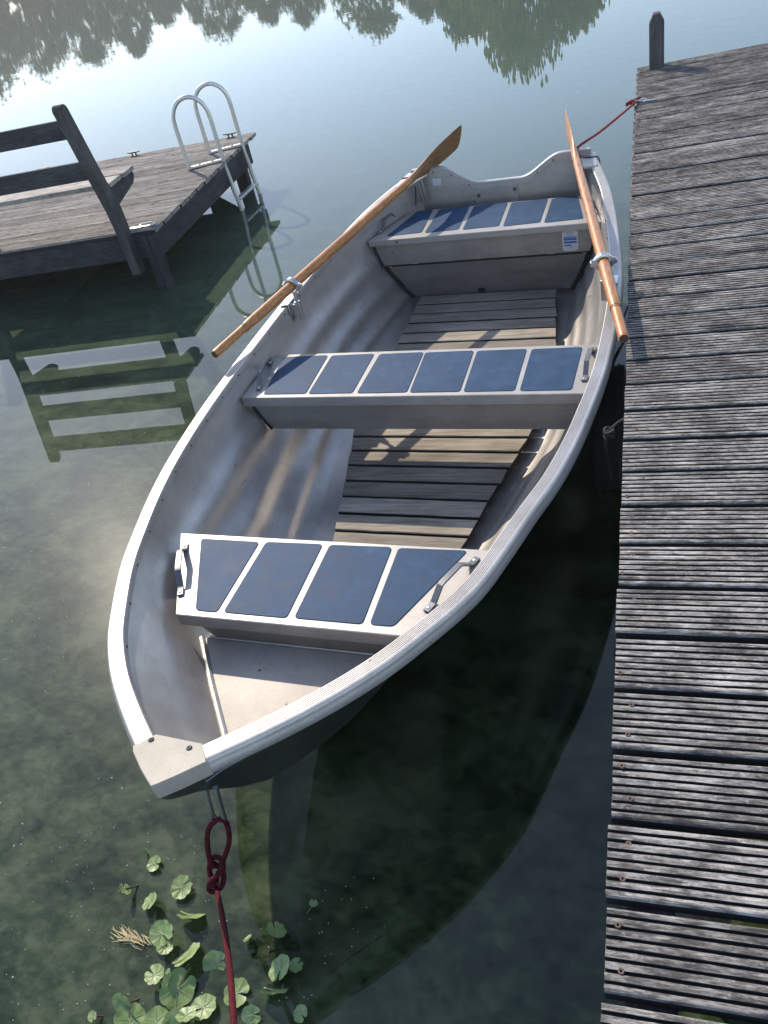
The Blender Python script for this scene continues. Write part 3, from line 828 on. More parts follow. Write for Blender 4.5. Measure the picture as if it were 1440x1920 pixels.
def text(body, pos, size, xdir, ydir, mat, name, parent, ext=.0004):
    cu = bpy.data.curves.new(name, 'FONT'); cu.body = body; cu.size = size; cu.extrude = ext; cu.align_x = 'CENTER'
    o = bpy.data.objects.new(name, cu); col.objects.link(o)
    z = xdir.cross(ydir)
    m = Matrix(((xdir.x, ydir.x, z.x, 0), (xdir.y, ydir.y, z.y, 0), (xdir.z, ydir.z, z.z, 0), (0,0,0,1)))
    me = bpy.data.meshes.new_from_object(o)
    bpy.data.objects.remove(o)
    off = parent_loc(parent)
    me.transform(Matrix.Translation(pos-off) @ m)
    me.materials.clear(); me.materials.append(mat)
    o = bpy.data.objects.new(name, me); col.objects.link(o); o.parent = parent
    return o
text('CE', W(du-.0012, .407, .4115), .014, BG, V((0,0,1)), M['plate_grey'], 'ce_mark', dp)

# floorboards ------------------------------------------------------
def floorboard(u0, u1, v0a, v1a, v0b, v1b, seed, z1=.117):
    rnd = random.Random(seed); b = MB(); z1 += rnd.uniform(-.001,.001); ns = 14
    rings = []
    for k in range(ns+1):
        t = k/ns; r = []
        va, vb = v0a+(v1a-v0a)*t, v0b+(v1b-v0b)*t
        for uu, vv, z in ((u0, va, z1-.018), (u0, va, z1-.003), (u0+.003, va, z1), (u1-.003, vb, z1), (u1, vb, z1-.003), (u1, vb, z1-.018)):
            r.append(W(uu+.0012*noise.noise(V((t*7, seed, uu))), vv, z+.0008*noise.noise(V((t*5, seed*2, uu*9)))))
        rings.append(r)
    b.loft(rings)
    b.m = [0 if (k < ns*6 and k % 6 in (1, 2, 3)) else 1 for k in range(len(b.m))]  # every face but the top coloured dark, shade of the gaps painted in
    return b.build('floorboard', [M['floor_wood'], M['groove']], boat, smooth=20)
pit = .0985
for k in range(10):                                   # forward grating
    u0 = 1.255+pit*k; u1 = u0+.0845
    fl = lambda u: -.212-(u-1.29)*.23; fr = lambda u: .262+(u-1.305)*.165
    floorboard(u0, u1, fl(u0)+random.uniform(-.004,.004), fr(u0)+random.uniform(-.004,.006), fl(u1), fr(u1)+random.uniform(-.004,.006), k)
for k in range(9):                                    # after grating
    u0 = 2.205+pit*k; u1 = u0+.0845
    fl = lambda u: -.345-(u-2.512)*.04; fr = lambda u: .392-(u-2.535)*.15
    floorboard(u0, u1, fl(u0), fr(u0)+random.uniform(-.002,.010), fl(u1), fr(u1)+random.uniform(-.002,.006), 40+k, .191)

# transom ----------------------------------------------------------
def ttop(v):
    a = abs(v-.0)
    return .604+.006*v+(.700-.604)*smoothstep(.10, .31, a)
tv = [-.445+.89*k/48 for k in range(49)]
UT = 3.452
def hullhalf(z): return liner_half(3.44, z)
b = MB(); up = [W(UT, v+ctr(3.45), ttop(v)) for v in tv]; lowr = [W(UT, v*.80+ctr(3.45), .095) for v in tv]
n = len(tv)
b.add(up+lowr+[p+BE*.018 for p in up]+[p+BE*.018-V((0,0,.16)) for p in lowr],
      [(i, i+1, n+i+1, n+i) for i in range(n-1)]+[(2*n+i, 3*n+i, 3*n+i+1, 2*n+i+1) for i in range(n-1)]+[(i, 2*n+i, 2*n+i+1, i+1) for i in range(n-1)]+[(n+i, n+i+1, 3*n+i+1, 3*n+i) for i in range(n-1)]+[(0, n, 3*n, 2*n), (n-1, 3*n-1, 4*n-1, 2*n-1)])
tr = b.build('transom', M['liner'], boat, smooth=40)
b = MB(); sec = [(-.004, -.004), (.022, -.004), (.022, .004), (-.004, .004)]
rings = []
for v in tv:
    p = W(UT, v+ctr(3.45), ttop(v)+.001)
    rings.append([p+BE*a+V((0,0,c_)) for a, c_ in ((-.004,-.026), (-.004,.003), (.0,.006), (.018,.006), (.022,.003), (.022,-.026), (.018,-.026), (.018,-.0), (.0,-.0), (.0,-.026))])
b.loft(rings); b.build('transom_rim', M['gunwale'], tr, smooth=30)
b = MB(); flat_poly(b, [(UT-.006, -.12), (UT-.006, .10), (UT-.0005, .10), (UT-.0005, -.12)], .43, .580); mp_ = b.build('motor_plate', M['thwart'], tr, smooth=0, bevel=.001)
for v, z in ((-.10, .545), (.085, .560)):
    b = MB(); b.lathe(W(UT-.006, v, z), [(.009, 0), (.009, .003), (.005, .003), (.005, .008), (.001, .009)], ax=-BE, n=10); b.build('bolt', M['rivet'], tr)
for v in (-.33, -.24, -.155, .19, .27):
    b = MB(); b.lathe(W(UT-.004, v+ctr(3.45), ttop(v)-.016), [(.0045, 0), (.003, .003), (.001, .004)], ax=-BE, n=8); b.build('bolt', M['rivet'], tr)
b = MB(); flat_poly(b, [(UT-.0016, -.330), (UT-.0016, -.285), (UT-.0005, -.285), (UT-.0005, -.330)], .615, .650); b.build('sticker', M['plate'], tr, smooth=0)
# corner knees and the stiffener below the left one
for s in (-1, 1):
    c = ctr(3.45); vo = outL(3.44) if s < 0 else outR(3.44)
    vi = vo-s*.045
    pts = [(3.470, vo-s*.01), (3.470, vi-s*.085), (3.43, vi-s*.075), (3.33, vi-s*.005+(-.0 if s < 0 else 0)), (3.33, (outL(3.33) if s < 0 else outR(3.33))-s*.02)]
    b = MB(); m_ = len(pts)
    zz = [sheer(min(u, 3.47))+.004 for u, v in pts]
    b.add([W(u, v, z) for (u, v), z in zip(pts, zz)]+[W(u, v, z-.012) for (u, v), z in zip(pts, zz)]+[W(u, v, z-.03) for (u, v), z in zip(pts[1:4], zz[1:4])],
          [tuple(range(m_)), tuple(range(m_, 2*m_))[::-1]]+[(i, (i+1) % m_, m_+(i+1) % m_, m_+i) for i in range(m_)])
    k = b.build('corner_knee', M['liner'], boat, smooth=0, bevel=.003)
    for q in (0, .018, .036):
        b = MB(); b.beam(W(3.425, vi-s*(.02+q), .55), W(3.40, vi-s*(.012+q), .675), .012, .010, up=BE); b.build('stiffener', M['gunwale'], k, bevel=.002)
    # black lashing cord round the rail end
    b = MB(); u = 3.415; fo = outL if s < 0 else outR
    P = [W(u, fo(u)+s*.006, sheer(u)-.04), W(u, fo(u)+s*.004, sheer(u)-.01), W(u, fo(u)-s*.004, sheer(u)+.005), W(u, fo(u)-s*.05, sheer(u)+.006), W(u+.01, fo(u)-s*.07, sheer(u)+.008), W(u-.01, fo(u)-s*.072, sheer(u)-.03), W(u-.03, fo(u)-s*.062, sheer(u)-.13)]
    b.tube(P, .0032, 6); b.build('lashing_cord', M['cord'], boat)

# rowlocks ---------------------------------------------------------
oarR = (V((1.803, .752, .600)), V((2.32, .6345, .640)))
oarL = (V((1.791, -.779, .600)), V((2.295, -.641, .640)))
def axisW(o): a, c_ = W(*o[0]), W(*o[1]); return a, (c_-a).normalized()
for s, oo in ((-1, oarL), (1, oarR)):
    rl = thing_part('rowlock', boat)
    a, d = axisW(oo); c0 = W(*oo[1])
    side = d.cross(V((0,0,1))).normalized(); upv = side.cross(d)
    b = MB(); sec = []
    for k in range(32):
        th = 2*PI*k/32; r0 = .0262; r1 = .0335+(.010*math.exp(-((th-PI*.08)/.25)**2) if th < PI else .010*math.exp(-((th-PI*.92-0)/.25)**2))
        ex = .009*(abs(math.cos(th))**10)
        sec.append((c0+(side*math.cos(th)+upv*math.sin(th))*r0, c0+side*math.cos(th)*(.034+ex)+upv*math.sin(th)*.034))
    rings = []
    for pi_, po_ in sec: rings.append([pi_-d*.011, po_-d*.009, po_-d*.002, po_-(po_-pi_)*.25, po_+d*.002, po_+d*.009, pi_+d*.011])
    rings.append(rings[0]); b.loft(rings, cap=False)
    for sg in (-1, 1):
        b.box(c0+side*sg*.040, (.020, .016, .013), (d, side, upv))
        b.tube([c0+side*sg*.041-upv*.013, c0+side*sg*.041+upv*.013], .0048, 8)
    b.build('horn', M['steel'], rl, smooth=40)
    b = MB(); b.tube([c0-upv*.029, c0-V((0,0,.062)), c0-V((0,0,.14))], [.010, .0075, .0075], 10)
    b.build('pin', M['steel'], rl)
    b = MB(); u0 = oo[1].x; fo = outL if s < 0 else outR
    vi = fo(u0)-s*GW
    b.box(W(u0, vi-s*.004, sheer(u0)-.035), (.060, .004, .075), (BE, BG, V((0,0,1))))
    b.box(W(u0, vi+s*.012, sheer(u0)+.004), (.070, .040, .004), (BE, BG, V((0,0,1))))
    b.tube([W(u0, oo[1].y, sheer(u0)-.075), W(u0, oo[1].y, sheer(u0)+.006)], .0135, 12)
    b.box(W(u0, (vi+oo[1].y)/2, sheer(u0)-.030), (.022, abs(vi-oo[1].y)+.004, .05), (BE, BG, V((0,0,1))))
    b.build('socket', M['steel'], rl, smooth=30, bevel=.0015)

# oars -------------------------------------------------------------
def oar(oo, wdir, label, side_):
    a, d = axisW(oo)
    o = thing('oar', a+d*1.0, label, 'oar', 'pair of oars lying in the rowlocks')
    Lt = 2.045
    def P(t): return a+d*t
    w = V(wdir); w = (w-d*w.dot(d)).normalized(); nn = d.cross(w)
    b = MB(); prof = [(0, .0150), (.004, .0168), (.03, .0172), (.155, .0170), (.180, .0176), (.187, .0186), (.195, .0178), (.205, .0196), (.25, .0212), (.5, .0214), (.9, .0208), (1.2, .0196), (1.45, .0178), (1.56, .0165)]
    b.tube([P(t) for t, r in prof], [r for t, r in prof], 20)
    sh = b.build('shaft', M['oar'], o, smooth=50)
    b = MB(); b.lathe(P(-.0006), [(.0150, 0), (.001, -.0012)], ax=d, n=20); b.build('grip_end', M['oar_end'], sh, smooth=0)
    # grip rings
    for t in (.184, .196):
        b = MB(); b.tube([P(t)+(w*math.cos(2*PI*k/24)+nn*math.sin(2*PI*k/24))*.0186 for k in range(24)], .0009, 5, closed=True); b.build('grip_ring', M['oar_end'], sh)
    bl = MB(); rings = []
    BW = [(1.52, .0172, .0172), (1.57, .022, .0165), (1.62, .034, .014), (1.68, .048, .011), (1.76, .059, .0085), (1.86, .064, .0065), (1.95, .066, .0052), (2.01, .066, .0045), (2.035, .063, .0042), (Lt, .052, .004)]
    for t, hw_, th_ in BW:
        r = []
        for k in range(20):
            an = 2*PI*k/20; cs, sn = math.cos(an), math.sin(an)
            sp = max(th_, .0168*(1-smoothstep(1.55, 1.98, t))) * math.exp(-(cs*hw_/.016)**2) if hw_ > .02 else 0
            r.append(P(t)+w*(hw_*cs)+nn*(max(th_, sp)*sn if abs(cs) < .9 else th_*sn))
        rings.append(r)
    bl.loft(rings); bl.build('blade', M['blade'] if side_ == 'L' else M['oar'], o, smooth=50)
    return o
oar(oarL, (.42, .10, .95), 'wooden oar whose broad brown blade lies over the stern corner away from the jetty', 'L')
oar(oarR, (-.13, .80, -.40), 'varnished wooden oar beside the jetty with its blade seen edge on', 'R')

# bow shackle and rope ---------------------------------------------
b = MB(); sc_ = W(.120, -.006, .405)
P = []
for k in range(13):
    th = PI*k/12; P.append(W(.106, -.006+.0150*math.cos(th), .326-.014*math.sin(th)))
sh0, sh1 = W(.128, .009, .418), W(.128, -.021, .418)
b.tube([sh0]+P+[sh1], .0070, 12)
b.build('bow_shackle', M['steel'], boat)
sb = W(.106, -.006, .322)                              # bottom of the shackle
rp = thing('mooring_rope', sb, 'dark red braided bow rope with an overhand knot leading to the shore', 'rope')
vd = V((-.45, .42, -.79)).normalized()                 # plane of the bight faces this way
K = V((-.972, .800, .205))                             # knot
lx = V((.78, .62, 0)).normalized(); dn = (K-sb).normalized()
sx = dn.cross(vd).normalized(); sz = dn.cross(sx).normalized()
def RP_(a, t, c_=0): return sb+dn*t+sx*a+sz*c_
Lk = (K-sb).length
def spline(pts, n=8):
    pts = [V(p) for p in pts]; out_ = []
    for i in range(len(pts)-1):
        p0, p1, p2, p3 = pts[max(i-1, 0)], pts[i], pts[i+1], pts[min(i+2, len(pts)-1)]
        for k in range(n):
            t = k/n; out_.append(.5*((2*p1)+(p2-p0)*t+(2*p0-5*p1+4*p2-p3)*t*t+(3*p1-p0-3*p2+p3)*t**3))
    out_.append(pts[-1]); return out_
rr_ = .0064
E1 = V((-.668, .413, .50)); E2 = V((-.40, .02, .78))
bight = spline([RP_(.008, Lk-.004, .004), RP_(.015, Lk*.80), RP_(.026, Lk*.45), RP_(.020, Lk*.14), RP_(.009, -.004, .012), RP_(-.006, .000, .008), RP_(-.021, Lk*.18), RP_(-.024, Lk*.45), RP_(-.016, Lk*.80), RP_(-.006, Lk-.004, -.006)], 10)
knot = spline([RP_(-.008, Lk-.012, -.008), RP_(.006, Lk+.002, -.012), RP_(.017, Lk+.020, -.008), RP_(.014, Lk+.042, .002), RP_(-.002, Lk+.052, .008), RP_(-.015, Lk+.044, .010), RP_(-.014, Lk+.022, .013), RP_(.000, Lk+.006, .016), RP_(.014, Lk-.008, .014), RP_(.013, Lk-.024, .004), RP_(.0, Lk-.030, -.006), RP_(-.013, Lk-.022, -.010), RP_(-.017, Lk-.002, -.004), RP_(-.010, Lk+.020, .004), RP_(-.002, Lk+.040, .006)], 10)
lead = spline([RP_(.004, Lk+.008, 0), RP_(.002, Lk+.045, 0), K+(E1-K)*.5-V((0,0,.012)), E1, E2], 14)
b = MB(); b.tube(bight, rr_, 10); b.tube(knot, rr_, 10); b.tube(lead, rr_, 10)
b.build('rope_strand', M['rope'], rp)
# stern rope
S0 = W(3.45, .395, .712); S1 = V((-.066, 5.455, ZD+.010))
sr = thing('mooring_rope', S1, 'bright red stern rope tied with a knot to the far jetty edge', 'rope')
b = MB(); b.tube(spline([W(3.40, .42, .690), S0+V((0,0,.004)), S0+(S1-S0)*.33-V((0,0,.004)), S0+(S1-S0)*.66-V((0,0,.004)), S1], 10), .0062, 8)
kn = [S1+V((-.030+.020*math.cos(k*.9), .018*math.sin(k*.9)-.004, .010*math.sin(k*1.7))) for k in range(16)]
b.tube(spline(kn, 5), .0068, 8); b.tube(spline([S1+V((-.02,.01,.008)), S1+V((.01,.03,.012)), S1+V((.025,.055,.006))], 6), .0062, 8)
b.build('rope_strand', M['stern_rope'], sr)

# ------------------------------------------------------------------ tyre fender between boat and jetty
ty = thing('fender_tyre', (-.140, 2.70, .11), 'old black tyre hanging as a fender between boat and jetty', 'tyre')
b = MB(); c = V((-.140, 2.70, .11)); rings = []; NT_ = 96
secp = [(-0.0513, 0.1702), (-0.0589, 0.1978), (-0.0570, 0.2254), (-0.0475, 0.2420), (-0.0285, 0.2484), (-0.0276, 0.2429), (-0.0114, 0.2429), (-0.0104, 0.2493), (0.0104, 0.2493), (0.0114, 0.2429), (0.0276, 0.2429), (0.0285, 0.2484), (0.0475, 0.2420), (0.0570, 0.2254), (0.0589, 0.1978), (0.0513, 0.1702), (0.0418, 0.1748), (0.0475, 0.2024), (0.0427, 0.2300), (-0.0427, 0.2300), (-0.0475, 0.2024), (-0.0418, 0.1748)]
for k in range(NT_):
    th = 2*PI*k/NT_; zz = (.5-abs((k % 6)/6-.5))*.012
    block = .0 if k % 3 else -.006
    rings.append([c+V((x+(zz if r > .239 else 0), math.cos(th)*(r+(block if (r > .241 and abs(x) > .0115) else 0)), math.sin(th)*(r+(block if (r > .241 and abs(x) > .0115) else 0)))) for x, r in secp])
rings.append(rings[0]); b.loft(rings, cap=False); b.build('tread', M['tyre'], ty, smooth=25)
b = MB(); b.tube(spline([(-.140, 2.66, .355), (-.135, 2.64, .40), (-.10, 2.60, .50), (-.082, 2.60, .538)], 6), .006, 8)
b.tube(spline([(-.138+.016*math.cos(k*1.1), 2.60+.016*math.sin(k*1.1), .40+.008*math.sin(k*.7)) for k in range(13)], 4), .005, 6)
b.build('hanging_rope', M['cord'], ty)
gr = thing('rope_knot', (-.112, 2.12, .50), 'frayed grey rope knot hanging from the jetty edge', 'rope')
b = MB(); b.tube(spline([(-.072, 2.135, .535), (-.09, 2.13, .525), (-.112, 2.12, .505), (-.125, 2.10, .47), (-.118, 2.09, .42), (-.11, 2.07, .36)], 6), .0045, 8)
b.tube(spline([(-.115+.013*math.cos(k*1.2), 2.115+.015*math.sin(k*1.2), .50+.012*math.sin(k*.8)) for k in range(15)], 4), .0050, 6)
b.build('rope_strand', M['grey_rope'], gr)

# ------------------------------------------------------------------ far jetty on the left with bench, ladder, cleats
lj = thing('jetty', (-4.6, 5.8, 0), 'grey plank bathing jetty with bench and ladder across the water', 'jetty')
A5 = math.radians(5.0); LX = V((-math.cos(A5), -math.sin(A5), 0)); LY = V((-math.sin(A5), math.cos(A5), 0))
C0, C1 = V((-3.066, 4.80, ZL)), V((-3.148, 6.942, ZL))
npl = 14
for k in range(npl):
    o_ = C0+(C1-C0)*(k/npl); wv = ((C1-C0).length/npl)*math.cos(math.radians(2.8))
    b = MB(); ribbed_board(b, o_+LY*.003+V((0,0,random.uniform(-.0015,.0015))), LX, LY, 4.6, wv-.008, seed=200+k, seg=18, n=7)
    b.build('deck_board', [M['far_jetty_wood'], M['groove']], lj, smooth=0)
# fascia beams
def lp(a, bq, z): return C0+LX*a+LY*bq+V((0,0,z))
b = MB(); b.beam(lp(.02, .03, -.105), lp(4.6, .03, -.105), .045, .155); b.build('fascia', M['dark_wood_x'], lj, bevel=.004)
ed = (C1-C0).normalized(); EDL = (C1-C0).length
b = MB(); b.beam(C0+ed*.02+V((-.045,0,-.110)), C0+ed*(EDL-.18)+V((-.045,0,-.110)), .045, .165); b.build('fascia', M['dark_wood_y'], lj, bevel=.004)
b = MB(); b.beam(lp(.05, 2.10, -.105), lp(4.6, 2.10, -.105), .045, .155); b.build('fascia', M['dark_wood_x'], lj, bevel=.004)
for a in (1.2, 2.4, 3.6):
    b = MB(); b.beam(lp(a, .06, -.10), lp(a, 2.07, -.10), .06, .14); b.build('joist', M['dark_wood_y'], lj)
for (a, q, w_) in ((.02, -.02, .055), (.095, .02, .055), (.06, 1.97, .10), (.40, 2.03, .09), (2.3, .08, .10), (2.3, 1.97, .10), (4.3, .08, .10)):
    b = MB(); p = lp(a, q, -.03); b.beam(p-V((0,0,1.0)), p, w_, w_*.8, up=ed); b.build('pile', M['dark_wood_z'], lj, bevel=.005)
b = MB(); b.beam(lp(.10, 1.90, -.16), lp(.55, 1.98, -.46), .05, .09); b.build('brace', M['dark_wood_x'], lj, bevel=.004)

# bench
bn = thing('bench', (-3.9, 4.72, ZL), 'dark weathered wooden bench seen from behind on the bathing jetty', 'bench')
LXr = -LX
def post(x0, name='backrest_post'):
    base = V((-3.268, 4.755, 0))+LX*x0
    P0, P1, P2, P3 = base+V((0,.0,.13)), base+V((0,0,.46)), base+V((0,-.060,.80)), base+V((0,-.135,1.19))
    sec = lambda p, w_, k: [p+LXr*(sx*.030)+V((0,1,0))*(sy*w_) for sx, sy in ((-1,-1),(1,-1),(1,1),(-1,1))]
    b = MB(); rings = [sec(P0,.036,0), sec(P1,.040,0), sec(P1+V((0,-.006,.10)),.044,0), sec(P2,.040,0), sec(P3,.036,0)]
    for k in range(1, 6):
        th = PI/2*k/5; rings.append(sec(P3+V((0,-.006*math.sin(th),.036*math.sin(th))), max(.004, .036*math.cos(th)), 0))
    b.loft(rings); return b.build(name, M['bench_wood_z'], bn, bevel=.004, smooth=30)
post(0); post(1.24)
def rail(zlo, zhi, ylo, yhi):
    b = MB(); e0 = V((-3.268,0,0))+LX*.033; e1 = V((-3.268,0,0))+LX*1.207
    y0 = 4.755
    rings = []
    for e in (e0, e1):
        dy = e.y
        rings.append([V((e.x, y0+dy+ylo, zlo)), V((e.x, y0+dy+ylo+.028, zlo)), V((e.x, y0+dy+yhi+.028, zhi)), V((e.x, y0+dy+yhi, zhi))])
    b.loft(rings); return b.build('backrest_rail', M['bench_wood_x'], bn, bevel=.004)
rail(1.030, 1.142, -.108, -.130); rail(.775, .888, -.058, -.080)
for k in range(2):
    b = MB(); y0 = 4.755+.02+.185*k
    e0 = V((-3.240, y0, .703)); e1 = e0+LX*1.32
    b.beam(e0+LY*.085, e1+LY*.085, .168, .028); b.build('seat_plank', M['far_jetty_wood'], bn, bevel=.004)
for x0 in (.0, 1.24):
    base = V((-3.268, 4.755, 0))+LX*x0; b = MB()
    pr = [(-.03, .595), (-.03, .685), (.36, .688), (.385, .672), (.385, .650), (.34, .615), (.05, .57)]
    n = len(pr); sd_ = LXr*.022
    b.add([base+sd_+LY*y+V((0,0,z)) for y, z in pr]+[base-sd_+LY*y+V((0,0,z)) for y, z in pr], [tuple(range(n)), tuple(range(n, 2*n))[::-1]]+[(i, (i+1) % n, n+(i+1) % n, n+i) for i in range(n)])
    b.build('seat_bracket', M['bench_wood_x'], bn, bevel=.004)

# swim ladder
ld = thing('swim_ladder', (-3.13, 6.36, ZL), 'aluminium bathing ladder with two tall hoops on the jetty end', 'ladder')
hd_ = V((-.250, -.104, 0))
outs = [V((-3.137, 6.181, ZL)), V((-3.121, 6.555, ZL))]
for p in outs:
    q = p+hd_; lean = V((.02, .0, 0))
    path = [q+V((0,0,.012)), q+V((0,0,.15)), q+V((0,0,.31))]
    for k in range(1, 14):
        th = PI*k/14; m_ = (p+q)/2; path.append(m_+(q-p)/2*math.cos(th)+V((0,0,.335+.158*math.sin(th))))
    path += [p+V((0,0,.31)), p+V((0,0,.10)), p+V((.0,.0,-.05)), p+V((.03,.0,-.40)), p+V((.055,.0,-.80))]
    b = MB(); b.tube(path, .0165, 12); b.build('hoop', M['ladder'], ld)
    b = MB(); b.beam(q+V((-.01,-.004,.012)), p+V((0,0,.012)), .034, .016); fp = b.build('foot_plate', M['ladder'], ld, bevel=.002)
    for t in (.3, .68):
        b = MB(); b.lathe(p+hd_*t+V((0,0,.020)), [(.009, 0), (.008, .005), (.003, .007)], n=8); b.build('foot_bolt', M['rivet'], fp)
    b = MB(); b.tube([p+V((.012,0,-.20)), p+V((.020,0,-.27))], .0195, 12); b.build('joint_sleeve', M['ladder'], ld)
for dz, dx_ in ((-.30, .024), (-.52, .04), (-.74, .052)):
    b = MB(); b.beam(outs[0]+V((dx_,0,dz)), outs[1]+V((dx_,0,dz)), .045, .022); b.build('rung', M['ladder'], ld, bevel=.003)
# cleats
for p, lab in ((V((-3.36, 6.88, ZL)), 'black horn cleat beside the ladder on the far jetty edge'), (V((-4.254, 6.78, ZL)), 'black horn cleat between bench and ladder on the far jetty edge'), (V((-5.16, 6.72, ZL)), 'black horn cleat seen between the two backrest rails')):
    c_ = thing('mooring_cleat', p, lab, 'cleat', 'horn cleats along the far jetty edge')
    b = MB(); b.box(p+V((0,0,.004)), (.07, .03, .005)); b.tube([p+LX*.019+V((0,0,.004)), p+LX*.016+V((0,0,.028))], .007, 8); b.tube([p-LX*.019+V((0,0,.004)), p-LX*.016+V((0,0,.028))], .007, 8)
    b.build('cleat_base', M['rivet'], c_)
    b = MB(); b.tube([p+LX*.062+V((0,0,.034)), p+LX*.03+V((0,0,.030)), p-LX*.03+V((0,0,.030)), p-LX*.062+V((0,0,.034))], [.004,.007,.007,.004], 8); b.build('cleat_horn', M['rivet'], c_)
rg = thing('mooring_ring', C0+V((-.09,.09,0)), 'pale metal ring lying on the near corner of the bathing jetty', 'ring')
b = MB(); p = C0+V((-.085,.075,.010)); b.tube([p+V((.055*math.cos(2*PI*k/24), .022*math.sin(2*PI*k/24), .004*math.sin(2*PI*k/24))) for k in range(24)], .006, 8, closed=True); b.build('ring_loop', M['ladder'], rg)
b = MB(); b.box(p+V((-.08,-.02,-.004)), (.09,.035,.005)); b.build('ring_plate', M['ladder'], rg, bevel=.001)

# ------------------------------------------------------------------ pennywort
def penny_mat():
    t = NT('pennywort leaf')
    oi = t.n('ShaderNodeObjectInfo')
    n = t.noise(t.coord(), 45, 4, .6)
    c = t.ramp(n, [(.32, (.19,.30,.10)), (.55, (.31,.41,.18)), (.75, (.42,.50,.26))])
    c = t.mix(t.math('MULTIPLY', oi.outputs['Random'], .5), c, (.20,.30,.09))
    br = t.ramp(t.noise(t.coord((1,1,1)), 26, 5, .7), [(.60, (0,0,0)), (.68, (1,1,1))])
    c = t.mix(t.math('MULTIPLY', br, .6), c, (.16,.13,.05))
    d = t.n('ShaderNodeBsdfPrincipled'); t.link(c, d.inputs['Base Color']); d.inputs['Roughness'].default_value = .42
    t.link(t.bump(n, .4, .002), d.inputs['Normal'])
    tl = t.n('ShaderNodeBsdfTranslucent'); t.link(c, tl.inputs[0])
    m = t.n('ShaderNodeMixShader'); m.inputs[0].default_value = .25; t.link(d.outputs[0], m.inputs[1]); t.link(tl.outputs[0], m.inputs[2]); t.link(m.outputs[0], t.out.inputs['Surface'])
    return t.mat
M['penny'] = penny_mat(); M['stalk'] = plain('reddish brown stalk', (.10,.045,.030), .6); M['vein'] = plain('pale leaf vein', (.34,.42,.22), .5)
def leaf(parent, p, r, tilt, rot, seed):
    rnd = random.Random(seed); b = MB(); n = 44; rings = []
    tm = Matrix.Rotation(rot, 3, 'Z') @ Matrix.Rotation(tilt, 3, 'X')
    lobes = rnd.choice((6, 7, 8))
    vs_ = [V((0,0,0))]; fs_ = []; nr = 4
    for q in range(1, nr+1):
        for k in range(n+1):
            th = .16+(2*PI-.32)*k/n
            lob = 1-.075*abs(math.cos(lobes*th/2))**6-.03*abs(math.cos(lobes*1.5*th))**8+.05*math.sin(th*2+seed)
            rad = r*(q/nr)*(1+(lob-1)*(q/nr)**2)*(1-.22*math.exp(-((min(th, 2*PI-th))/.25)**2))
            z = r*(.12*(q/nr)**2+.035*math.sin(lobes*th+seed)*(q/nr)**2+.12*math.sin(th+seed*1.7)*(q/nr)**1.5)
            vs_.append(V((rad*math.cos(th), rad*math.sin(th), z)))
    for k in range(n): fs_.append((0, 1+k, 2+k))
    for q in range(nr-1):
        for k in range(n):
            a = 1+q*(n+1)+k; fs_.append((a, a+n+1, a+n+2, a+1))
    b.add([V(p)+tm @ v for v in vs_], fs_)
    # veins
    for k in range(lobes):
        th = .35+(2*PI-.7)*k/(lobes-1)
        pts = [V(p)+tm @ V((r*s*.92*math.cos(th), r*s*.92*math.sin(th), r*.12*s*s+r*.12*math.sin(th+seed*1.7)*s**1.5+.0006)) for s in (0,.35,.7,1)]
        b.tube(pts, [.0007,.0006,.0004,.0002], 5, mi=1)
    o = b.build('leaf', [M['penny'], M['vein']], parent, smooth=60, fix=False)
    return o
def plant(label, leaves, root):
    o = thing('water_pennywort', root, label, 'water plant', 'pennywort plants at the water surface')
    stalks = MB(); rt = V(root)
    for i, (x, y, r, t_) in enumerate(leaves):
        z = .008+.007*((i*7) % 4)
        leaf(o, (x, y, z), r*(.96+.22*((i*37) % 10)/10), t_*1.3+.06*((i*13) % 5), (i*2.399) % (2*PI), i+int(r*3000))
        q = V((x, y, z)); near = min(leaves[:i] or [(rt.x, rt.y)], key=lambda l: (l[0]-x)**2+(l[1]-y)**2)
        e = V((near[0], near[1], -.015))
        stalks.tube(spline([q, q+(e-q)*.35+V((.004*math.sin(i), .004*math.cos(i), -.016)), e], 5), [.0021]*11, 6)
    stalks.build('stalk', M['stalk'], o)
    return o
PLANTS = [('clump of pale round pennywort leaves on the sunny side of the red rope', [(-1.265, 0.883, 0.0225, 0.0), (-1.302, 0.798, 0.017, 0.5), (-1.219, 0.78, 0.024, 0.25), (-1.155, 0.83, 0.0306, 0.0), (-1.101, 0.768, 0.0336, 0.5), (-1.147, 0.708, 0.0301, 0.25), (-1.128, 0.681, 0.0211, 0.0), (-1.065, 0.673, 0.0353, 0.5), (-0.993, 0.671, 0.0271, 0.25), (-1.121, 0.615, 0.0251, 0.0), (-1.089, 0.613, 0.0227, 0.5), (-1.057, 0.599, 0.0387, 0.25), (-0.98, 0.574, 0.0304, 0.0), (-1.168, 0.542, 0.03, 0.5), (-1.139, 0.515, 0.0339, 0.25), (-1.078, 0.525, 0.0292, 0.0), (-1.035, 0.538, 0.029, 0.5), (-1.005, 0.546, 0.0202, 0.25), (-1.236, 0.508, 0.0113, 0.0), (-1.307, 0.91, 0.0097, 0.5)], (-1.065,0.673,-.02)),
 ('sparser pennywort clump between the red rope and the boat reflection', [(-0.912, 0.616, 0.0332, 0.0), (-0.858, 0.757, 0.0225, 0.5), (-0.821, 0.678, 0.0303, 0.25), (-0.788, 0.694, 0.0166, 0.0), (-0.824, 0.634, 0.0284, 0.5), (-0.739, 0.593, 0.0164, 0.25), (-0.788, 0.836, 0.0106, 0.0), (-0.928, 0.734, 0.0106, 0.5), (-0.86, 0.578, 0.0211, 0.25)], (-0.821,0.678,-.02))]
for lab, lv, root in PLANTS: plant(lab, lv, root)
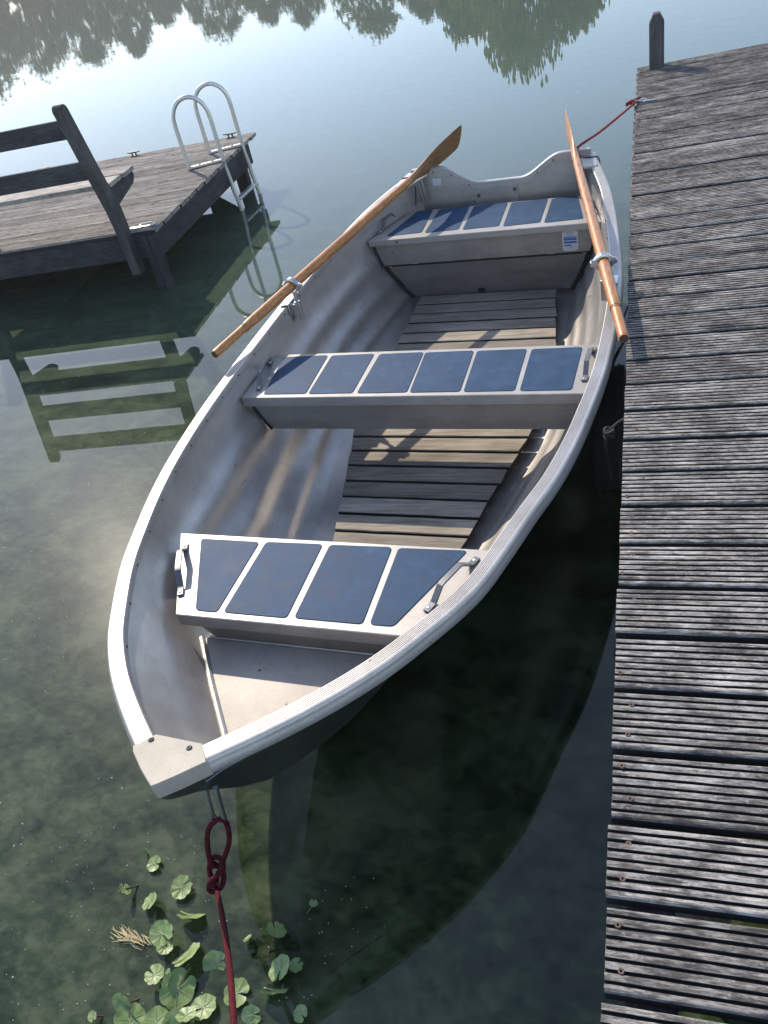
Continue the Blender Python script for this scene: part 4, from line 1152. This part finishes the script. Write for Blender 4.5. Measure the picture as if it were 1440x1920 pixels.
# floating straw tuft
tf = MB(); rnd = random.Random(5)
c = V((-1.225, .688, .004))
for k in range(90):
    a = rnd.gauss(2.75, .22); L = rnd.uniform(.015, .05); p = c+V((rnd.gauss(0,.020), rnd.gauss(0,.005)-.0, rnd.uniform(-.002,.006)))
    tf.tube([p, p+V((math.cos(a)*L*.5, math.sin(a)*L*.5, rnd.uniform(-.003,.003))), p+V((math.cos(a)*L, math.sin(a)*L, -.004))], [.0011,.0010,.0005], 4)
tag(tf.build('floating_straw', plain('dry straw', (.42,.36,.20), .8)), 'pale tuft of dry straw floating among the pennywort leaves', 'straw')

# bubbles and pollen specks on the water
sp = MB(); rnd = random.Random(11)
def inside_boat(x, y):
    d = V((x, y, 0))-BO; u, v = d.dot(BE), d.dot(BG)
    return -.02 < u < 3.5 and outL(u)-.02 < v < outR(u)+.02
def speck(x, y, r):
    if inside_boat(x, y): return
    n = 7; c_ = V((x, y, 0)); vs_ = [c_+V((0,0,r*.8))]
    for q, zz in ((.62, .62), (1.0, -.02)):
        for k in range(n): vs_.append(c_+V((r*q*math.cos(2*PI*k/n), r*q*math.sin(2*PI*k/n), r*zz*.8)))
    fs_ = [(0, 1+k, 1+(k+1) % n) for k in range(n)]+[(1+k, 1+n+k, 1+n+(k+1) % n, 1+(k+1) % n) for k in range(n)]
    sp.add(vs_, fs_)
for k in range(1000):
    y = rnd.uniform(.5, 4.6); x = -1.55-.13*y+rnd.uniform(-1, 0)*(.5+.28*y)+.35*rnd.random()
    dens = noise.noise(V((x*2, y*2, 3)))
    if dens > -.15+rnd.random()*.3: speck(x, y, rnd.choice((.0010, .0012, .0014, .0018, .0024)))
for k in range(420): speck(rnd.gauss(-1.85, .22), rnd.gauss(2.75, .42), rnd.choice((.0012, .0016, .0022)))
for k in range(160): speck(rnd.uniform(-1.6, -.6), rnd.uniform(.45, 1.0), rnd.choice((.0010, .0014)))
for k in range(240): speck(rnd.uniform(-3.6, -.2), rnd.uniform(4.3, 10), rnd.choice((.0018, .0025)))
def bub_mat():
    t = NT('surface bubble'); t.principled((.62,.66,.66), .15, 0, spec=.8); return t.mat
tag(sp.build('water_bubbles', bub_mat(), smooth=60, fix=False), kind='stuff')

# ------------------------------------------------------------------ morning haze over the lake
t = NT('lake haze')
pv = t.n('ShaderNodeVolumePrincipled'); pv.inputs['Color'].default_value = (.93,.95,.98,1); pv.inputs['Density'].default_value = .0017; pv.inputs['Anisotropy'].default_value = .55
t.link(pv.outputs[0], t.out.inputs['Volume'])
b = MB(); b.box((-27.5, 45, 7.2), (299, 214, 18.4)); hz = b.build('haze', t.mat, smooth=0); tag(hz, kind='stuff')
scene.cycles.volume_bounces = 0
